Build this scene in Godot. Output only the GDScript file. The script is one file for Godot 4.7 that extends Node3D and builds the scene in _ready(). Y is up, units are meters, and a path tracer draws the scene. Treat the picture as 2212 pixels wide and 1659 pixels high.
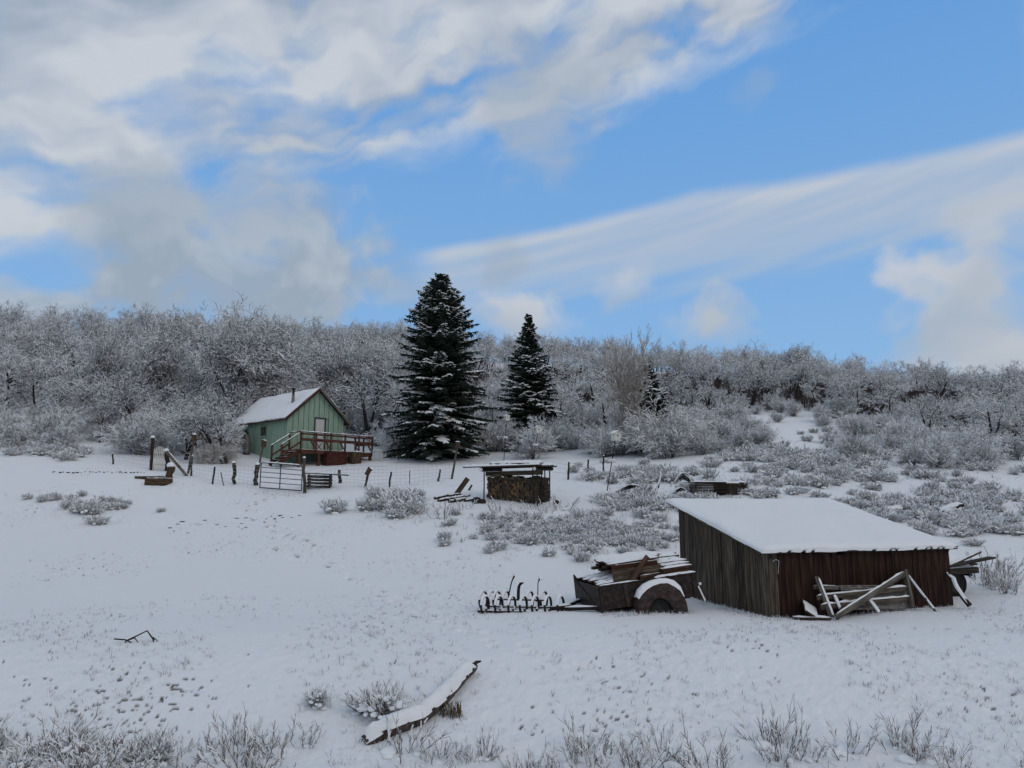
extends Node3D

# ---------------------------------------------------------------- camera model: photo pixels (2212 wide) to rays
const FOCAL := 1530.0
const PITCH := 0.155858
const EYE := Vector3(0, 2.65, 0)
const TPS: PackedFloat32Array = [-40.000, -15.000, 1.0602, -12.000, -15.000, -1.2471, 0.000, -15.000, -3.1358, 12.000, -15.000, -1.3489, 40.000, -15.000, 1.1136, -14.000, 2.000, 27.323, 0.000, 2.000, 27.138, 14.000, 2.000, 26.661, -18.000, 6.500, -23.314, -6.000, 6.500, 4.4198, 6.000, 6.500, 4.1554, 18.000, 6.500, -21.92, -7.636, 8.900, 3.2969, -8.279, 9.600, -65.037, -10.721, 12.200, 28.748, -6.006, 8.900, -3.2458, -6.513, 9.600, -15.19, -8.433, 12.200, 58.932, -3.019, 8.900, 1.3073, -3.274, 9.600, -39.5, -4.239, 12.200, 68.204, 0.000, 8.900, 0.96115, 0.000, 9.600, -39.327, 0.000, 12.200, 59.406, 2.954, 8.900, 1.9257, 3.203, 9.600, -40.528, 4.148, 12.200, 57.182, 6.006, 8.900, -3.3493, 6.513, 9.600, -12.219, 8.433, 12.200, 49.118, 7.570, 8.900, 2.3975, 8.209, 9.600, -64.176, 10.629, 12.200, 28.488, -13.180, 14.900, -3.1071, -8.962, 14.900, -31.382, -4.743, 14.900, -22.859, -0.994, 14.900, -29.065, 1.823, 15.000, -1.6239, 3.006, 15.200, 7.4204, 5.354, 15.200, -32.951, 4.347, 15.900, 26.335, 9.926, 16.600, 19.006, 11.866, 17.000, -16.234, 16.029, 17.000, -18.112, 4.349, 18.900, -57.753, 8.793, 20.000, -36.684, -20.147, 21.000, 5.3644, -14.796, 21.000, 0.49476, -10.783, 21.000, 3.705, -5.431, 21.000, 1.248, 1.927, 21.000, 46.796, -1.418, 21.000, -16.922, 14.335, 21.500, 34.032, 19.140, 21.500, 4.3278, -27.131, 28.000, -6.5786, -19.925, 28.000, -7.7364, -14.520, 28.000, -0.2192, -9.113, 28.000, -13.187, -4.158, 25.300, 7.5193, 0.162, 28.000, 10.553, 3.565, 28.500, -22.008, 8.358, 28.500, 33.018, 15.531, 27.000, -21.989, 19.955, 28.000, 5.8004, 26.955, 28.000, 1.0326, -10.360, 32.000, 1.1812, -17.625, 35.000, 17.796, -4.399, 33.000, 7.4617, -26.609, 37.000, 6.2082, -38.638, 37.000, 0.5978, 2.732, 34.000, -2.248, 6.023, 38.000, 8.953, -13.674, 43.000, -13.7, -10.425, 45.000, 0.61276, -4.820, 46.000, 0.2352, -0.192, 49.000, -5.8128, 6.333, 50.000, -7.3302, 23.688, 35.000, -7.9142, 33.898, 35.000, 3.7689, 13.081, 37.000, 3.4243, 8.947, 40.000, -12.862, 18.483, 46.000, 14.327, 30.296, 58.000, 6.5027, 34.659, 48.000, -10.95, 49.952, 48.000, -0.88262, -43.768, 60.000, 0.66212, -63.554, 60.000, -10.075, -27.910, 60.000, -4.2887, -12.085, 60.000, 3.7977, 3.836, 62.000, -0.36073, 16.095, 62.000, -1.9444, -67.980, 92.000, 7.7866, -104.859, 92.000, 5.9038, -36.381, 90.000, 7.105, -12.609, 92.000, 2.9406, 12.231, 95.000, 4.8372, 30.086, 92.000, 0.7549, 46.131, 88.000, 0.56821, 60.535, 84.000, -0.25017, 99.087, 84.000, 0.29025, -120.000, 130.000, -3.7758, -240.000, 250.000, -0.051293, -50.000, 130.000, -6.2513, -100.000, 250.000, 0.44373, 0.000, 130.000, -3.8788, 0.000, 250.000, 0.41587, 50.000, 130.000, -0.89678, 100.000, 250.000, -0.32515, 120.000, 130.000, 0.75472, 240.000, 250.000, -0.074014]
const TPS_LIN := [16.6718, -0.248684, 0.157702]

var M := {}
var used_names := {}
var rng := RandomNumberGenerator.new()
var bump := FastNoiseLite.new()
var fine := FastNoiseLite.new()
var patchy := FastNoiseLite.new()
var coarse: PackedFloat32Array
const GX0 := -160.0
const GD0 := -20.0
const GSTEP := 1.0
const GNX := 321
const GND := 300


class MB:
	var v := PackedVector3Array()
	var n := PackedVector3Array()
	var c := PackedColorArray()
	var col := Color.WHITE
	var check := false

	func tri(a: Vector3, b: Vector3, d: Vector3) -> void:
		var m := (b - a).cross(d - a).normalized()
		v.append(a); v.append(d); v.append(b)
		n.append(m); n.append(m); n.append(m)
		c.append(col); c.append(col); c.append(col)

	func quad(a: Vector3, b: Vector3, d: Vector3, e: Vector3) -> void:
		tri(a, b, d)
		tri(a, d, e)

	func tri_n(a: Vector3, b: Vector3, d: Vector3, na: Vector3, nb: Vector3, nd: Vector3) -> void:
		v.append(a); v.append(d); v.append(b)
		n.append(na); n.append(nd); n.append(nb)
		c.append(col); c.append(col); c.append(col)

	# open tube with smooth sides
	func seg(p: Vector3, q: Vector3, r0: float, r1: float, sides := 3) -> void:
		var d := (q - p).normalized()
		var x := d.cross(Vector3(0.31, 0.87, 0.38)).normalized()
		var y := d.cross(x)
		var pn := x
		for i in sides:
			var a := TAU * (i + 1) / sides
			var nn := x * cos(a) + y * sin(a)
			tri_n(p + pn * r0, p + nn * r0, q + nn * r1, pn, nn, nn)
			tri_n(p + pn * r0, q + nn * r1, q + pn * r1, pn, nn, pn)
			pn = nn

	# a ridge of snow lying on a twig
	func ridge(p: Vector3, q: Vector3, w0: float, w1: float, h0: float, h1: float) -> void:
		var d := q - p
		var side := d.cross(Vector3.UP)
		if side.length() < 0.25 * d.length():
			return
		side = side.normalized()
		var up := side.cross(d).normalized()
		var na := (up * 0.8 - side * 0.6).normalized()
		var nb := (up * 0.8 + side * 0.6).normalized()
		var a := p - side * w0
		var b := q - side * w1
		var e := p + side * w0
		var f := q + side * w1
		var t0 := p + up * h0
		var t1 := q + up * h1
		tri_n(a, t0, t1, na, up, up)
		tri_n(a, t1, b, na, up, na)
		tri_n(t0, e, f, up, nb, nb)
		tri_n(t0, f, t1, up, nb, up)

	func box(o: Vector3, s: Vector3, b := Basis()) -> void:
		var k := []
		for i in 8:
			k.append(o + b * (Vector3((i & 1) - 0.5, ((i >> 1) & 1) - 0.5, ((i >> 2) & 1) - 0.5) * s))
		quad(k[1], k[0], k[2], k[3])
		quad(k[4], k[5], k[7], k[6])
		quad(k[0], k[4], k[6], k[2])
		quad(k[5], k[1], k[3], k[7])
		quad(k[2], k[6], k[7], k[3])
		quad(k[0], k[1], k[5], k[4])

	# polyline tube with caps
	func pipe(pts: Array, radii: Array, sides := 7) -> void:
		var rings := []
		var x := Vector3.ZERO
		for i in pts.size():
			var d: Vector3 = (pts[mini(i + 1, pts.size() - 1)] - pts[maxi(i - 1, 0)]).normalized()
			if i == 0:
				x = d.cross(Vector3(0.31, 0.87, 0.38)).normalized()
			else:
				x = (x - d * x.dot(d)).normalized()
			var y := d.cross(x)
			var ring := []
			for k in sides:
				ring.append(x * cos(TAU * k / sides) + y * sin(TAU * k / sides))
			rings.append(ring)
		for i in pts.size() - 1:
			for k in sides:
				var l := (k + 1) % sides
				var a: Vector3 = rings[i][k]
				var b: Vector3 = rings[i][l]
				var d: Vector3 = rings[i + 1][l]
				var e: Vector3 = rings[i + 1][k]
				tri_n(pts[i] + a * radii[i], pts[i] + b * radii[i], pts[i + 1] + d * radii[i + 1], a, b, d)
				tri_n(pts[i] + a * radii[i], pts[i + 1] + d * radii[i + 1], pts[i + 1] + e * radii[i + 1], a, d, e)
		for k in sides:
			var l := (k + 1) % sides
			var z := pts.size() - 1
			tri(pts[0], pts[0] + rings[0][l] * radii[0], pts[0] + rings[0][k] * radii[0])
			tri(pts[z], pts[z] + rings[z][k] * radii[z], pts[z] + rings[z][l] * radii[z])

	# grid of points, smooth
	func sheet(g: Array) -> void:
		check = true
		var rows := g.size()
		var cols: int = g[0].size()
		var nn := []
		for i in rows:
			var row := []
			for j in cols:
				var a: Vector3 = g[mini(i + 1, rows - 1)][j] - g[maxi(i - 1, 0)][j]
				var b: Vector3 = g[i][mini(j + 1, cols - 1)] - g[i][maxi(j - 1, 0)]
				row.append(a.cross(b).normalized())
			nn.append(row)
		for i in rows - 1:
			for j in cols - 1:
				tri_n(g[i][j], g[i + 1][j], g[i + 1][j + 1], nn[i][j], nn[i + 1][j], nn[i + 1][j + 1])
				tri_n(g[i][j], g[i + 1][j + 1], g[i][j + 1], nn[i][j], nn[i + 1][j + 1], nn[i][j + 1])

	func blob(o: Vector3, s: Vector3, noise: FastNoiseLite, amount := 0.25, rows := 6, cols := 9) -> void:
		check = true
		var g := []
		for i in rows + 1:
			var row := []
			for j in cols + 1:
				var a := PI * i / rows
				var b := TAU * (j % cols) / cols
				var d := Vector3(sin(a) * cos(b), cos(a), sin(a) * sin(b))
				var r := 1.0 + amount * noise.get_noise_3d(o.x * 7.0 + d.x * 2.0, o.y * 7.0 + d.y * 2.0, o.z * 7.0 + d.z * 2.0) * 2.0
				row.append(o + d * s * r)
			g.append(row)
		for i in rows:
			for j in cols:
				var m := [g[i][j], g[i + 1][j], g[i + 1][j + 1], g[i][j + 1]]
				var k := []
				for q in m:
					k.append(((q - o) / (s * s)).normalized())
				tri_n(m[0], m[2], m[1], k[0], k[2], k[1])
				tri_n(m[0], m[3], m[2], k[0], k[3], k[2])

	# convex outline in the local xy plane, from z0 to z1
	func slab(poly: Array, z0: float, z1: float) -> void:
		var k := poly.size()
		for i in range(1, k - 1):
			tri(Vector3(poly[0].x, poly[0].y, z1), Vector3(poly[i].x, poly[i].y, z1), Vector3(poly[i + 1].x, poly[i + 1].y, z1))
			tri(Vector3(poly[0].x, poly[0].y, z0), Vector3(poly[i + 1].x, poly[i + 1].y, z0), Vector3(poly[i].x, poly[i].y, z0))
		for i in k:
			var a: Vector2 = poly[i]
			var b: Vector2 = poly[(i + 1) % k]
			quad(Vector3(a.x, a.y, z0), Vector3(b.x, b.y, z0), Vector3(b.x, b.y, z1), Vector3(a.x, a.y, z1))

	func mesh() -> ArrayMesh:
		if check:                       # faces turn the way their normals point
			for i in range(0, v.size(), 3):
				if (v[i + 2] - v[i]).cross(v[i + 1] - v[i]).dot(n[i] + n[i + 1] + n[i + 2]) < 0.0:
					var a := v[i + 1]
					v[i + 1] = v[i + 2]
					v[i + 2] = a
					var m := n[i + 1]
					n[i + 1] = n[i + 2]
					n[i + 2] = m
		var arr := []
		arr.resize(Mesh.ARRAY_MAX)
		arr[Mesh.ARRAY_VERTEX] = v
		arr[Mesh.ARRAY_NORMAL] = n
		arr[Mesh.ARRAY_COLOR] = c
		var m := ArrayMesh.new()
		m.add_surface_from_arrays(Mesh.PRIMITIVE_TRIANGLES, arr)
		return m


# ---------------------------------------------------------------- placing
func ray(u: float, v: float) -> Vector3:
	var fw := Vector3(0, sin(PITCH), -cos(PITCH))
	var up := Vector3(0, cos(PITCH), sin(PITCH))
	return Vector3((u - 1106.0) / FOCAL, 0, 0) - up * ((v - 829.5) / FOCAL) + fw


func P(u: float, v: float, d: float) -> Vector3:   # the point of that pixel d metres ahead
	var r := ray(u, v)
	return EYE + r * (d / -r.z)


func on_plane(u: float, v: float, o: Vector3, normal: Vector3) -> Vector3:
	var r := ray(u, v)
	return EYE + r * ((o - EYE).dot(normal) / r.dot(normal))


func tps(x: float, d: float) -> float:
	var s: float = TPS_LIN[0] + TPS_LIN[1] * x / 50.0 + TPS_LIN[2] * d / 50.0
	for i in range(0, TPS.size(), 3):
		var dx := (x - TPS[i]) / 50.0
		var dd := (d - TPS[i + 1]) / 50.0
		var r2 := dx * dx + dd * dd + 1e-12
		s += TPS[i + 2] * 0.5 * r2 * log(r2)
	return s


func base_height(x: float, d: float) -> float:
	var fx := clampf((x - GX0) / GSTEP, 0.0, GNX - 1.001)
	var fd := clampf((d - GD0) / GSTEP, 0.0, GND - 1.001)
	var i := int(fx)
	var j := int(fd)
	fx -= i
	fd -= j
	# smooth weights hide the facets of the coarse grid
	var k := j * GNX + i
	return lerpf(lerpf(coarse[k], coarse[k + 1], fx), lerpf(coarse[k + GNX], coarse[k + GNX + 1], fx), fd)


func H(x: float, z: float) -> float:
	var d := -z
	var y := base_height(x, d)
	y += bump.get_noise_2d(x * 22.0, z * 22.0) * 0.05
	return y


func G(u: float, v: float) -> Vector3:             # where that pixel's ray meets the ground
	var r := ray(u, v)
	r /= -r.z
	var t := 4.0
	var last := t
	while t < 140.0:
		var p := EYE + r * t
		if p.y < H(p.x, p.z):
			var lo := last
			var hi := t
			for k in 16:
				var mid := (lo + hi) * 0.5
				var q := EYE + r * mid
				if q.y < H(q.x, q.z):
					hi = mid
				else:
					lo = mid
			var e := EYE + r * hi
			return Vector3(e.x, H(e.x, e.z), e.z)
		last = t
		t += 0.25 + t * 0.01
	var f := EYE + r * 90.0
	return Vector3(f.x, H(f.x, f.z), f.z)


func grounded(p: Vector3) -> Vector3:
	return Vector3(p.x, H(p.x, p.z), p.z)


# ---------------------------------------------------------------- naming and parts
func numbered(called: String) -> String:
	var k: int = used_names.get(called, 0)
	used_names[called] = k + 1
	return called if k == 0 else "%s_%03d" % [called, k]


func tag(o: Node3D, label: String, category: String, group := "") -> Node3D:
	o.set_meta("label", label)
	o.set_meta("category", category)
	o.set_meta("kind", "thing")
	if group:
		o.set_meta("group", group)
	return o


func thing(called: String, label: String, category: String, at := Vector3.ZERO, turn := 0.0, group := "") -> Node3D:
	var o := Node3D.new()
	o.name = numbered(called)
	add_child(o)
	o.position = at
	o.rotation.y = turn
	tag(o, label, category, group)
	return o


func obj(called: String, m: Mesh, mat: Material, parent: Node3D = null) -> MeshInstance3D:
	var o := MeshInstance3D.new()
	o.mesh = m
	o.material_override = mat
	if parent == null:
		o.name = numbered(called)
		add_child(o)
	else:
		o.name = called
		parent.add_child(o, true)
	return o


func build(mb: MB, called: String, mat: Material, parent: Node3D = null) -> MeshInstance3D:
	return obj(called, mb.mesh(), mat, parent)


func along(a: Vector3, b: Vector3, up := Vector3.UP) -> Basis:   # y runs from a to b, z as near to up as it can
	var y := (b - a).normalized()
	var z := up - y * up.dot(y)
	if z.length() < 0.05:
		z = Vector3.BACK - y * Vector3.BACK.dot(y)
	z = z.normalized()
	return Basis(y.cross(z), y, z)


# a sawn board: y along its length, width across x, thickness along z (turned to «face»); a little uneven
func board(called: String, a: Vector3, b: Vector3, w: float, t: float, mat: Material, parent: Node3D = null, face := Vector3.UP, snow := 0.0) -> MeshInstance3D:
	var l := (b - a).length()
	var mb := MB.new()
	var j := func(s: float) -> float: return rng.randf_range(-s, s)
	var e := minf(0.015, l * 0.05)
	var k := []
	for i in 8:
		k.append(Vector3(((i & 1) - 0.5) * w * (1.0 + j.call(0.04)), ((i >> 1) & 1) * l + j.call(e), (((i >> 2) & 1) - 0.5) * t))
	mb.quad(k[1], k[0], k[2], k[3])
	mb.quad(k[4], k[5], k[7], k[6])
	mb.quad(k[0], k[4], k[6], k[2])
	mb.quad(k[5], k[1], k[3], k[7])
	mb.quad(k[2], k[6], k[7], k[3])
	mb.quad(k[0], k[1], k[5], k[4])
	var o := build(mb, called, mat, parent)
	o.transform = Transform3D(along(a, b, face), a)
	if snow > 0.0:
		snow_on(o, w, t, l, snow)
	return o


# snow lying along the upper side of a board whose local frame is that of board()
func snow_on(o: MeshInstance3D, w: float, t: float, l: float, high: float) -> void:
	var glob := o.transform.basis
	var p := o.get_parent()
	while p is Node3D and p != self:
		glob = p.transform.basis * glob
		p = p.get_parent()
	var up := glob.inverse() * Vector3.UP
	var ax := Vector3.BACK * signf(up.z)
	var across := Vector3.RIGHT
	var off := t * 0.5
	var half := w * 0.5
	if absf(up.x) > absf(up.z):
		ax = Vector3.RIGHT * signf(up.x)
		across = Vector3.BACK
		off = w * 0.5
		half = t * 0.5
	var rows := clampi(int(l / 0.12), 3, 40)
	var g := []
	var seed_at := rng.randf() * 500.0
	for i in rows + 1:
		var y := l * i / rows
		var k := 0.75 + 0.9 * fine.get_noise_2d(seed_at + y * 60.0, 3.0)
		var end := smoothstep(0.0, 0.06, minf(y, l - y) + 0.012)
		var hh := high * clampf(k, 0.15, 1.5) * end
		var row := []
		for q in 7:
			var a := PI * q / 6.0
			var e := 1.04 + 0.1 * fine.get_noise_2d(seed_at + y * 90.0, q * 40.0)
			row.append(across * (-cos(a) * half * e) + ax * (off - 0.004 + hh * pow(sin(a), 0.6)) + Vector3(0, y, 0))
		g.append(row)
	var mb := MB.new()
	mb.sheet(g)
	if (g[1][3] - g[0][3]).cross(g[0][4] - g[0][3]).dot(ax) < 0.0:
		for i in mb.n.size():
			mb.n[i] = -mb.n[i]
	build(mb, "snow_cap", M.snow, o)


# a round, slightly crooked pole or post with y along it
func pole(called: String, a: Vector3, b: Vector3, r0: float, r1: float, mat: Material, parent: Node3D = null, crook := 0.15, sides := 8) -> MeshInstance3D:
	var l := (b - a).length()
	var pts := []
	var radii := []
	var steps := 6
	for i in steps + 1:
		var f := float(i) / steps
		var w := sin(f * PI) * crook * r0 * 2.0
		pts.append(Vector3(w * fine.get_noise_2d(a.x * 90.0 + f * 120.0, 1.0) * 2.0, f * l, w * fine.get_noise_2d(a.z * 90.0 + f * 120.0, 9.0) * 2.0))
		radii.append(lerpf(r0, r1, f) * (1.0 + crook * fine.get_noise_2d(a.x * 50.0 + f * 200.0, 33.0)))
	var mb := MB.new()
	mb.pipe(pts, radii, sides)
	var o := build(mb, called, mat, parent)
	o.transform = Transform3D(along(a, b, Vector3.BACK), a)
	return o


func cap(parent: Node3D, at: Vector3, s: Vector3) -> MeshInstance3D:
	var mb := MB.new()
	mb.blob(Vector3.ZERO, s, fine, 0.12, 6, 9)
	var o := build(mb, "snow_cap", M.snow, parent)
	o.position = at
	return o


# snow along a crooked round line: a half pipe over the top
func snow_line(parent: Node3D, pts: Array, half: float, high: float) -> MeshInstance3D:
	var g := []
	var sd := rng.randf() * 400.0
	for i in pts.size():
		var d: Vector3 = (pts[mini(i + 1, pts.size() - 1)] - pts[maxi(i - 1, 0)]).normalized()
		var side := d.cross(Vector3.UP).normalized()
		var up := side.cross(d)
		var row := []
		var e := 0.25 if i == 0 or i == pts.size() - 1 else 1.0
		for q in 9:
			var a := PI * q / 8.0
			var k := 1.0 + 0.35 * fine.get_noise_2d(sd + i * 17.0, q * 23.0)
			row.append(pts[i] - side * cos(a) * half * k + up * (sin(a) * high * e * k - (half * 0.12)))
		g.append(row)
	var mb := MB.new()
	mb.sheet(g)
	for i in mb.n.size():
		if mb.n[i].y < 0.0:
			mb.n[i] = -mb.n[i]
	return build(mb, "snow_cap", M.snow, parent)


# ---------------------------------------------------------------- materials
func lin(r: float, g: float, b: float) -> Color:
	return Color(r, g, b).linear_to_srgb()


func plain_mat(c: Color, rough := 0.8, tex: Texture2D = null, scale := Vector3.ONE, offset := Vector3.ZERO, relief := 0.0) -> StandardMaterial3D:
	var m := StandardMaterial3D.new()
	m.albedo_color = c
	m.roughness = rough
	m.metallic_specular = 0.3
	if tex:
		m.albedo_texture = tex
		m.uv1_triplanar = true
		m.uv1_scale = scale
		m.uv1_offset = offset
		if relief > 0.0:
			m.heightmap_enabled = true
			m.heightmap_texture = tex
			m.heightmap_scale = relief
	return m


func noise(freq: float, octaves: int, sd: int, kind := FastNoiseLite.TYPE_SIMPLEX_SMOOTH) -> FastNoiseLite:
	var n := FastNoiseLite.new()
	n.noise_type = kind
	n.frequency = freq
	n.fractal_octaves = octaves
	n.fractal_type = FastNoiseLite.FRACTAL_FBM if octaves > 1 else FastNoiseLite.FRACTAL_NONE
	n.seed = sd
	return n


func grain_image() -> ImageTexture:
	var im := Image.create(256, 256, false, Image.FORMAT_RGB8)
	var a := noise(0.09, 3, 5)
	var b := noise(0.02, 2, 8)
	var cracks := noise(0.05, 2, 12)
	for y in 256:
		for x in 256:
			var s := 0.72 + 0.32 * a.get_noise_2d(x * 1.0, y * 0.09) + 0.25 * b.get_noise_2d(x * 0.8, y * 0.5)
			var k := absf(cracks.get_noise_2d(x * 2.2, y * 0.07))
			if k < 0.05:
				s *= 0.45
			s = clampf(s, 0.1, 1.0)
			im.set_pixel(x, y, Color(s, s * 0.985, s * 0.96))
	return ImageTexture.create_from_image(im)


func paint_image() -> ImageTexture:
	var im := Image.create(256, 256, false, Image.FORMAT_RGB8)
	var a := noise(0.03, 4, 55)
	var b := noise(0.12, 2, 58)
	for y in 256:
		for x in 256:
			var s := clampf(0.9 + 0.14 * a.get_noise_2d(x, y * 0.3) + 0.07 * b.get_noise_2d(x, y * 0.2), 0.5, 1.0)
			im.set_pixel(x, y, Color(s, s, s * 0.98))
	return ImageTexture.create_from_image(im)


func rust_image() -> ImageTexture:
	var im := Image.create(256, 256, false, Image.FORMAT_RGB8)
	var a := noise(0.03, 4, 15)
	var b := noise(0.11, 3, 18)
	for y in 256:
		for x in 256:
			var s := clampf(0.72 + 0.32 * a.get_noise_2d(x, y) + 0.22 * b.get_noise_2d(x, y), 0.3, 1.0)
			var k := clampf(0.5 + 1.4 * a.get_noise_2d(x + 400.0, y), 0.0, 1.0)
			im.set_pixel(x, y, Color(s, s * lerpf(1.0, 0.84, k), s * lerpf(1.0, 0.74, k)))
	return ImageTexture.create_from_image(im)


func snow_image() -> ImageTexture:
	var im := Image.create(512, 512, false, Image.FORMAT_RGB8)
	var a := noise(0.02, 4, 25)
	var b := noise(0.16, 3, 28)
	for y in 512:
		for x in 512:
			var s := clampf(0.62 + 0.35 * a.get_noise_2d(x, y) + 0.3 * b.get_noise_2d(x, y), 0.0, 1.0)
			im.set_pixel(x, y, Color(s, s, s))
	return ImageTexture.create_from_image(im)


func make_materials() -> void:
	var grain := grain_image()
	var rust := rust_image()
	var paint := paint_image()
	var relief := snow_image()
	var snow := plain_mat(lin(0.87, 0.875, 0.88), 0.75)
	snow.heightmap_enabled = true
	snow.heightmap_texture = relief
	snow.heightmap_scale = 1.6
	snow.uv1_triplanar = true
	snow.uv1_world_triplanar = true
	snow.uv1_scale = Vector3.ONE * 0.9
	M.snow = snow
	var ground: StandardMaterial3D = snow.duplicate()
	ground.albedo_color = Color.WHITE
	ground.vertex_color_use_as_albedo = true
	M.ground = ground
	M.twig_snow = plain_mat(lin(0.87, 0.875, 0.88), 0.8)
	M.bark = plain_mat(lin(0.030, 0.026, 0.026), 0.9)
	M.twig = plain_mat(lin(0.054, 0.050, 0.052), 0.9)
	M.dark_twig = plain_mat(lin(0.036, 0.032, 0.033), 0.9)
	M.brown_twig = plain_mat(lin(0.076, 0.070, 0.070), 0.9)
	M.pale_twig = plain_mat(lin(0.36, 0.315, 0.262), 0.9)
	M.needles = plain_mat(Color.WHITE, 0.7)
	M.needles.vertex_color_use_as_albedo = true
	M.shrub = plain_mat(Color.WHITE, 0.9)
	M.shrub.vertex_color_use_as_albedo = true
	var wood := func(c: Color, off: float) -> StandardMaterial3D:
		return plain_mat(c, 0.85, grain, Vector3(2.3, 0.42, 2.3), Vector3(off, off * 1.7, off * 0.6), 0.25)
	M.grey_board = []
	M.brown_board = []
	M.green_board = []
	M.red_board = []
	M.salvage_board = []
	for i in 5:
		var k := [0.8, 1.0, 1.2, 0.92, 1.1][i] as float
		M.grey_board.append(wood.call(lin(0.165 * k * k, 0.135 * k * k, 0.108 * k * k), 0.37 * i))
		M.brown_board.append(wood.call(lin(0.068 * k, 0.034 * k * (0.9 + 0.06 * i), 0.025 * k), 0.31 * i))
		M.green_board.append(plain_mat(lin(0.355 * (0.85 + 0.15 * k), 0.50 * (0.85 + 0.15 * k), 0.395 * (0.85 + 0.15 * k)), 0.7, paint, Vector3(1.3, 0.3, 1.3), Vector3(0.23 * i, 0.4 * i, 0), 0.05))
		M.red_board.append(wood.call(lin(0.185 * k, 0.085 * k, 0.064 * k), 0.29 * i))
		M.salvage_board.append(wood.call([lin(0.13, 0.055, 0.038), lin(0.16, 0.09, 0.06), lin(0.2, 0.15, 0.11), lin(0.11, 0.06, 0.045), lin(0.09, 0.06, 0.05)][i], 0.41 * i))
	M.pale_board = wood.call(lin(0.26, 0.24, 0.21), 0.5)
	M.post = wood.call(lin(0.085, 0.068, 0.058), 0.1)
	M.pale_post = wood.call(lin(0.17, 0.145, 0.125), 0.8)
	M.box_wood = wood.call(lin(0.17, 0.115, 0.075), 0.33)
	M.white_paint = plain_mat(lin(0.78, 0.76, 0.70), 0.6, paint)
	M.log_end = plain_mat(Color.WHITE, 0.85, grain, Vector3(3.1, 3.1, 3.1), Vector3.ZERO, 0.2)
	M.log_end.vertex_color_use_as_albedo = true
	M.rust = plain_mat(lin(0.060, 0.050, 0.048), 0.6, rust, Vector3.ONE * 0.9, Vector3.ZERO, 0.1)
	M.fender = plain_mat(lin(0.090, 0.073, 0.070), 0.55, rust, Vector3.ONE * 0.8, Vector3(0.3, 0.1, 0.7), 0.1)
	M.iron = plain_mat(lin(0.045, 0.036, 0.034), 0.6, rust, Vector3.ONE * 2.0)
	M.tyre = plain_mat(lin(0.02, 0.02, 0.021), 0.8, rust, Vector3.ONE * 3.0)
	M.rim = plain_mat(lin(0.042, 0.052, 0.052), 0.5, rust, Vector3.ONE * 4.0)
	M.blue_steel = plain_mat(lin(0.07, 0.085, 0.12), 0.5, rust, Vector3.ONE * 1.5)
	M.zinc = plain_mat(lin(0.42, 0.45, 0.47), 0.45, rust, Vector3(0.8, 0.8, 0.8), Vector3(0.2, 0.6, 0.1))
	M.zinc.metallic = 0.35
	M.frost_wire = plain_mat(lin(0.45, 0.45, 0.46), 0.8)
	M.white_metal = plain_mat(lin(0.7, 0.7, 0.68), 0.5)
	M.door_paint = plain_mat(lin(0.56, 0.55, 0.53), 0.6)
	M.frame_dark = plain_mat(lin(0.035, 0.04, 0.042), 0.5)
	M.glass = plain_mat(lin(0.025, 0.03, 0.032), 0.08)
	M.glass.metallic_specular = 0.5
	M.cover = plain_mat(lin(0.115, 0.15, 0.12), 0.7, grain, Vector3.ONE)
	M.red_box = plain_mat(lin(0.125, 0.046, 0.04), 0.7, rust, Vector3.ONE * 0.7)
	M.blue_cloth = plain_mat(lin(0.06, 0.11, 0.2), 0.8)
	M.roof_tin = plain_mat(lin(0.12, 0.11, 0.105), 0.6, rust, Vector3.ONE)


# ---------------------------------------------------------------- sky
func direction_of(u: float, v: float) -> Vector2:   # azimuth and elevation in degrees
	var r := ray(u, v).normalized()
	return Vector2(rad_to_deg(atan2(r.x, -r.z)), rad_to_deg(asin(r.y)))


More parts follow.
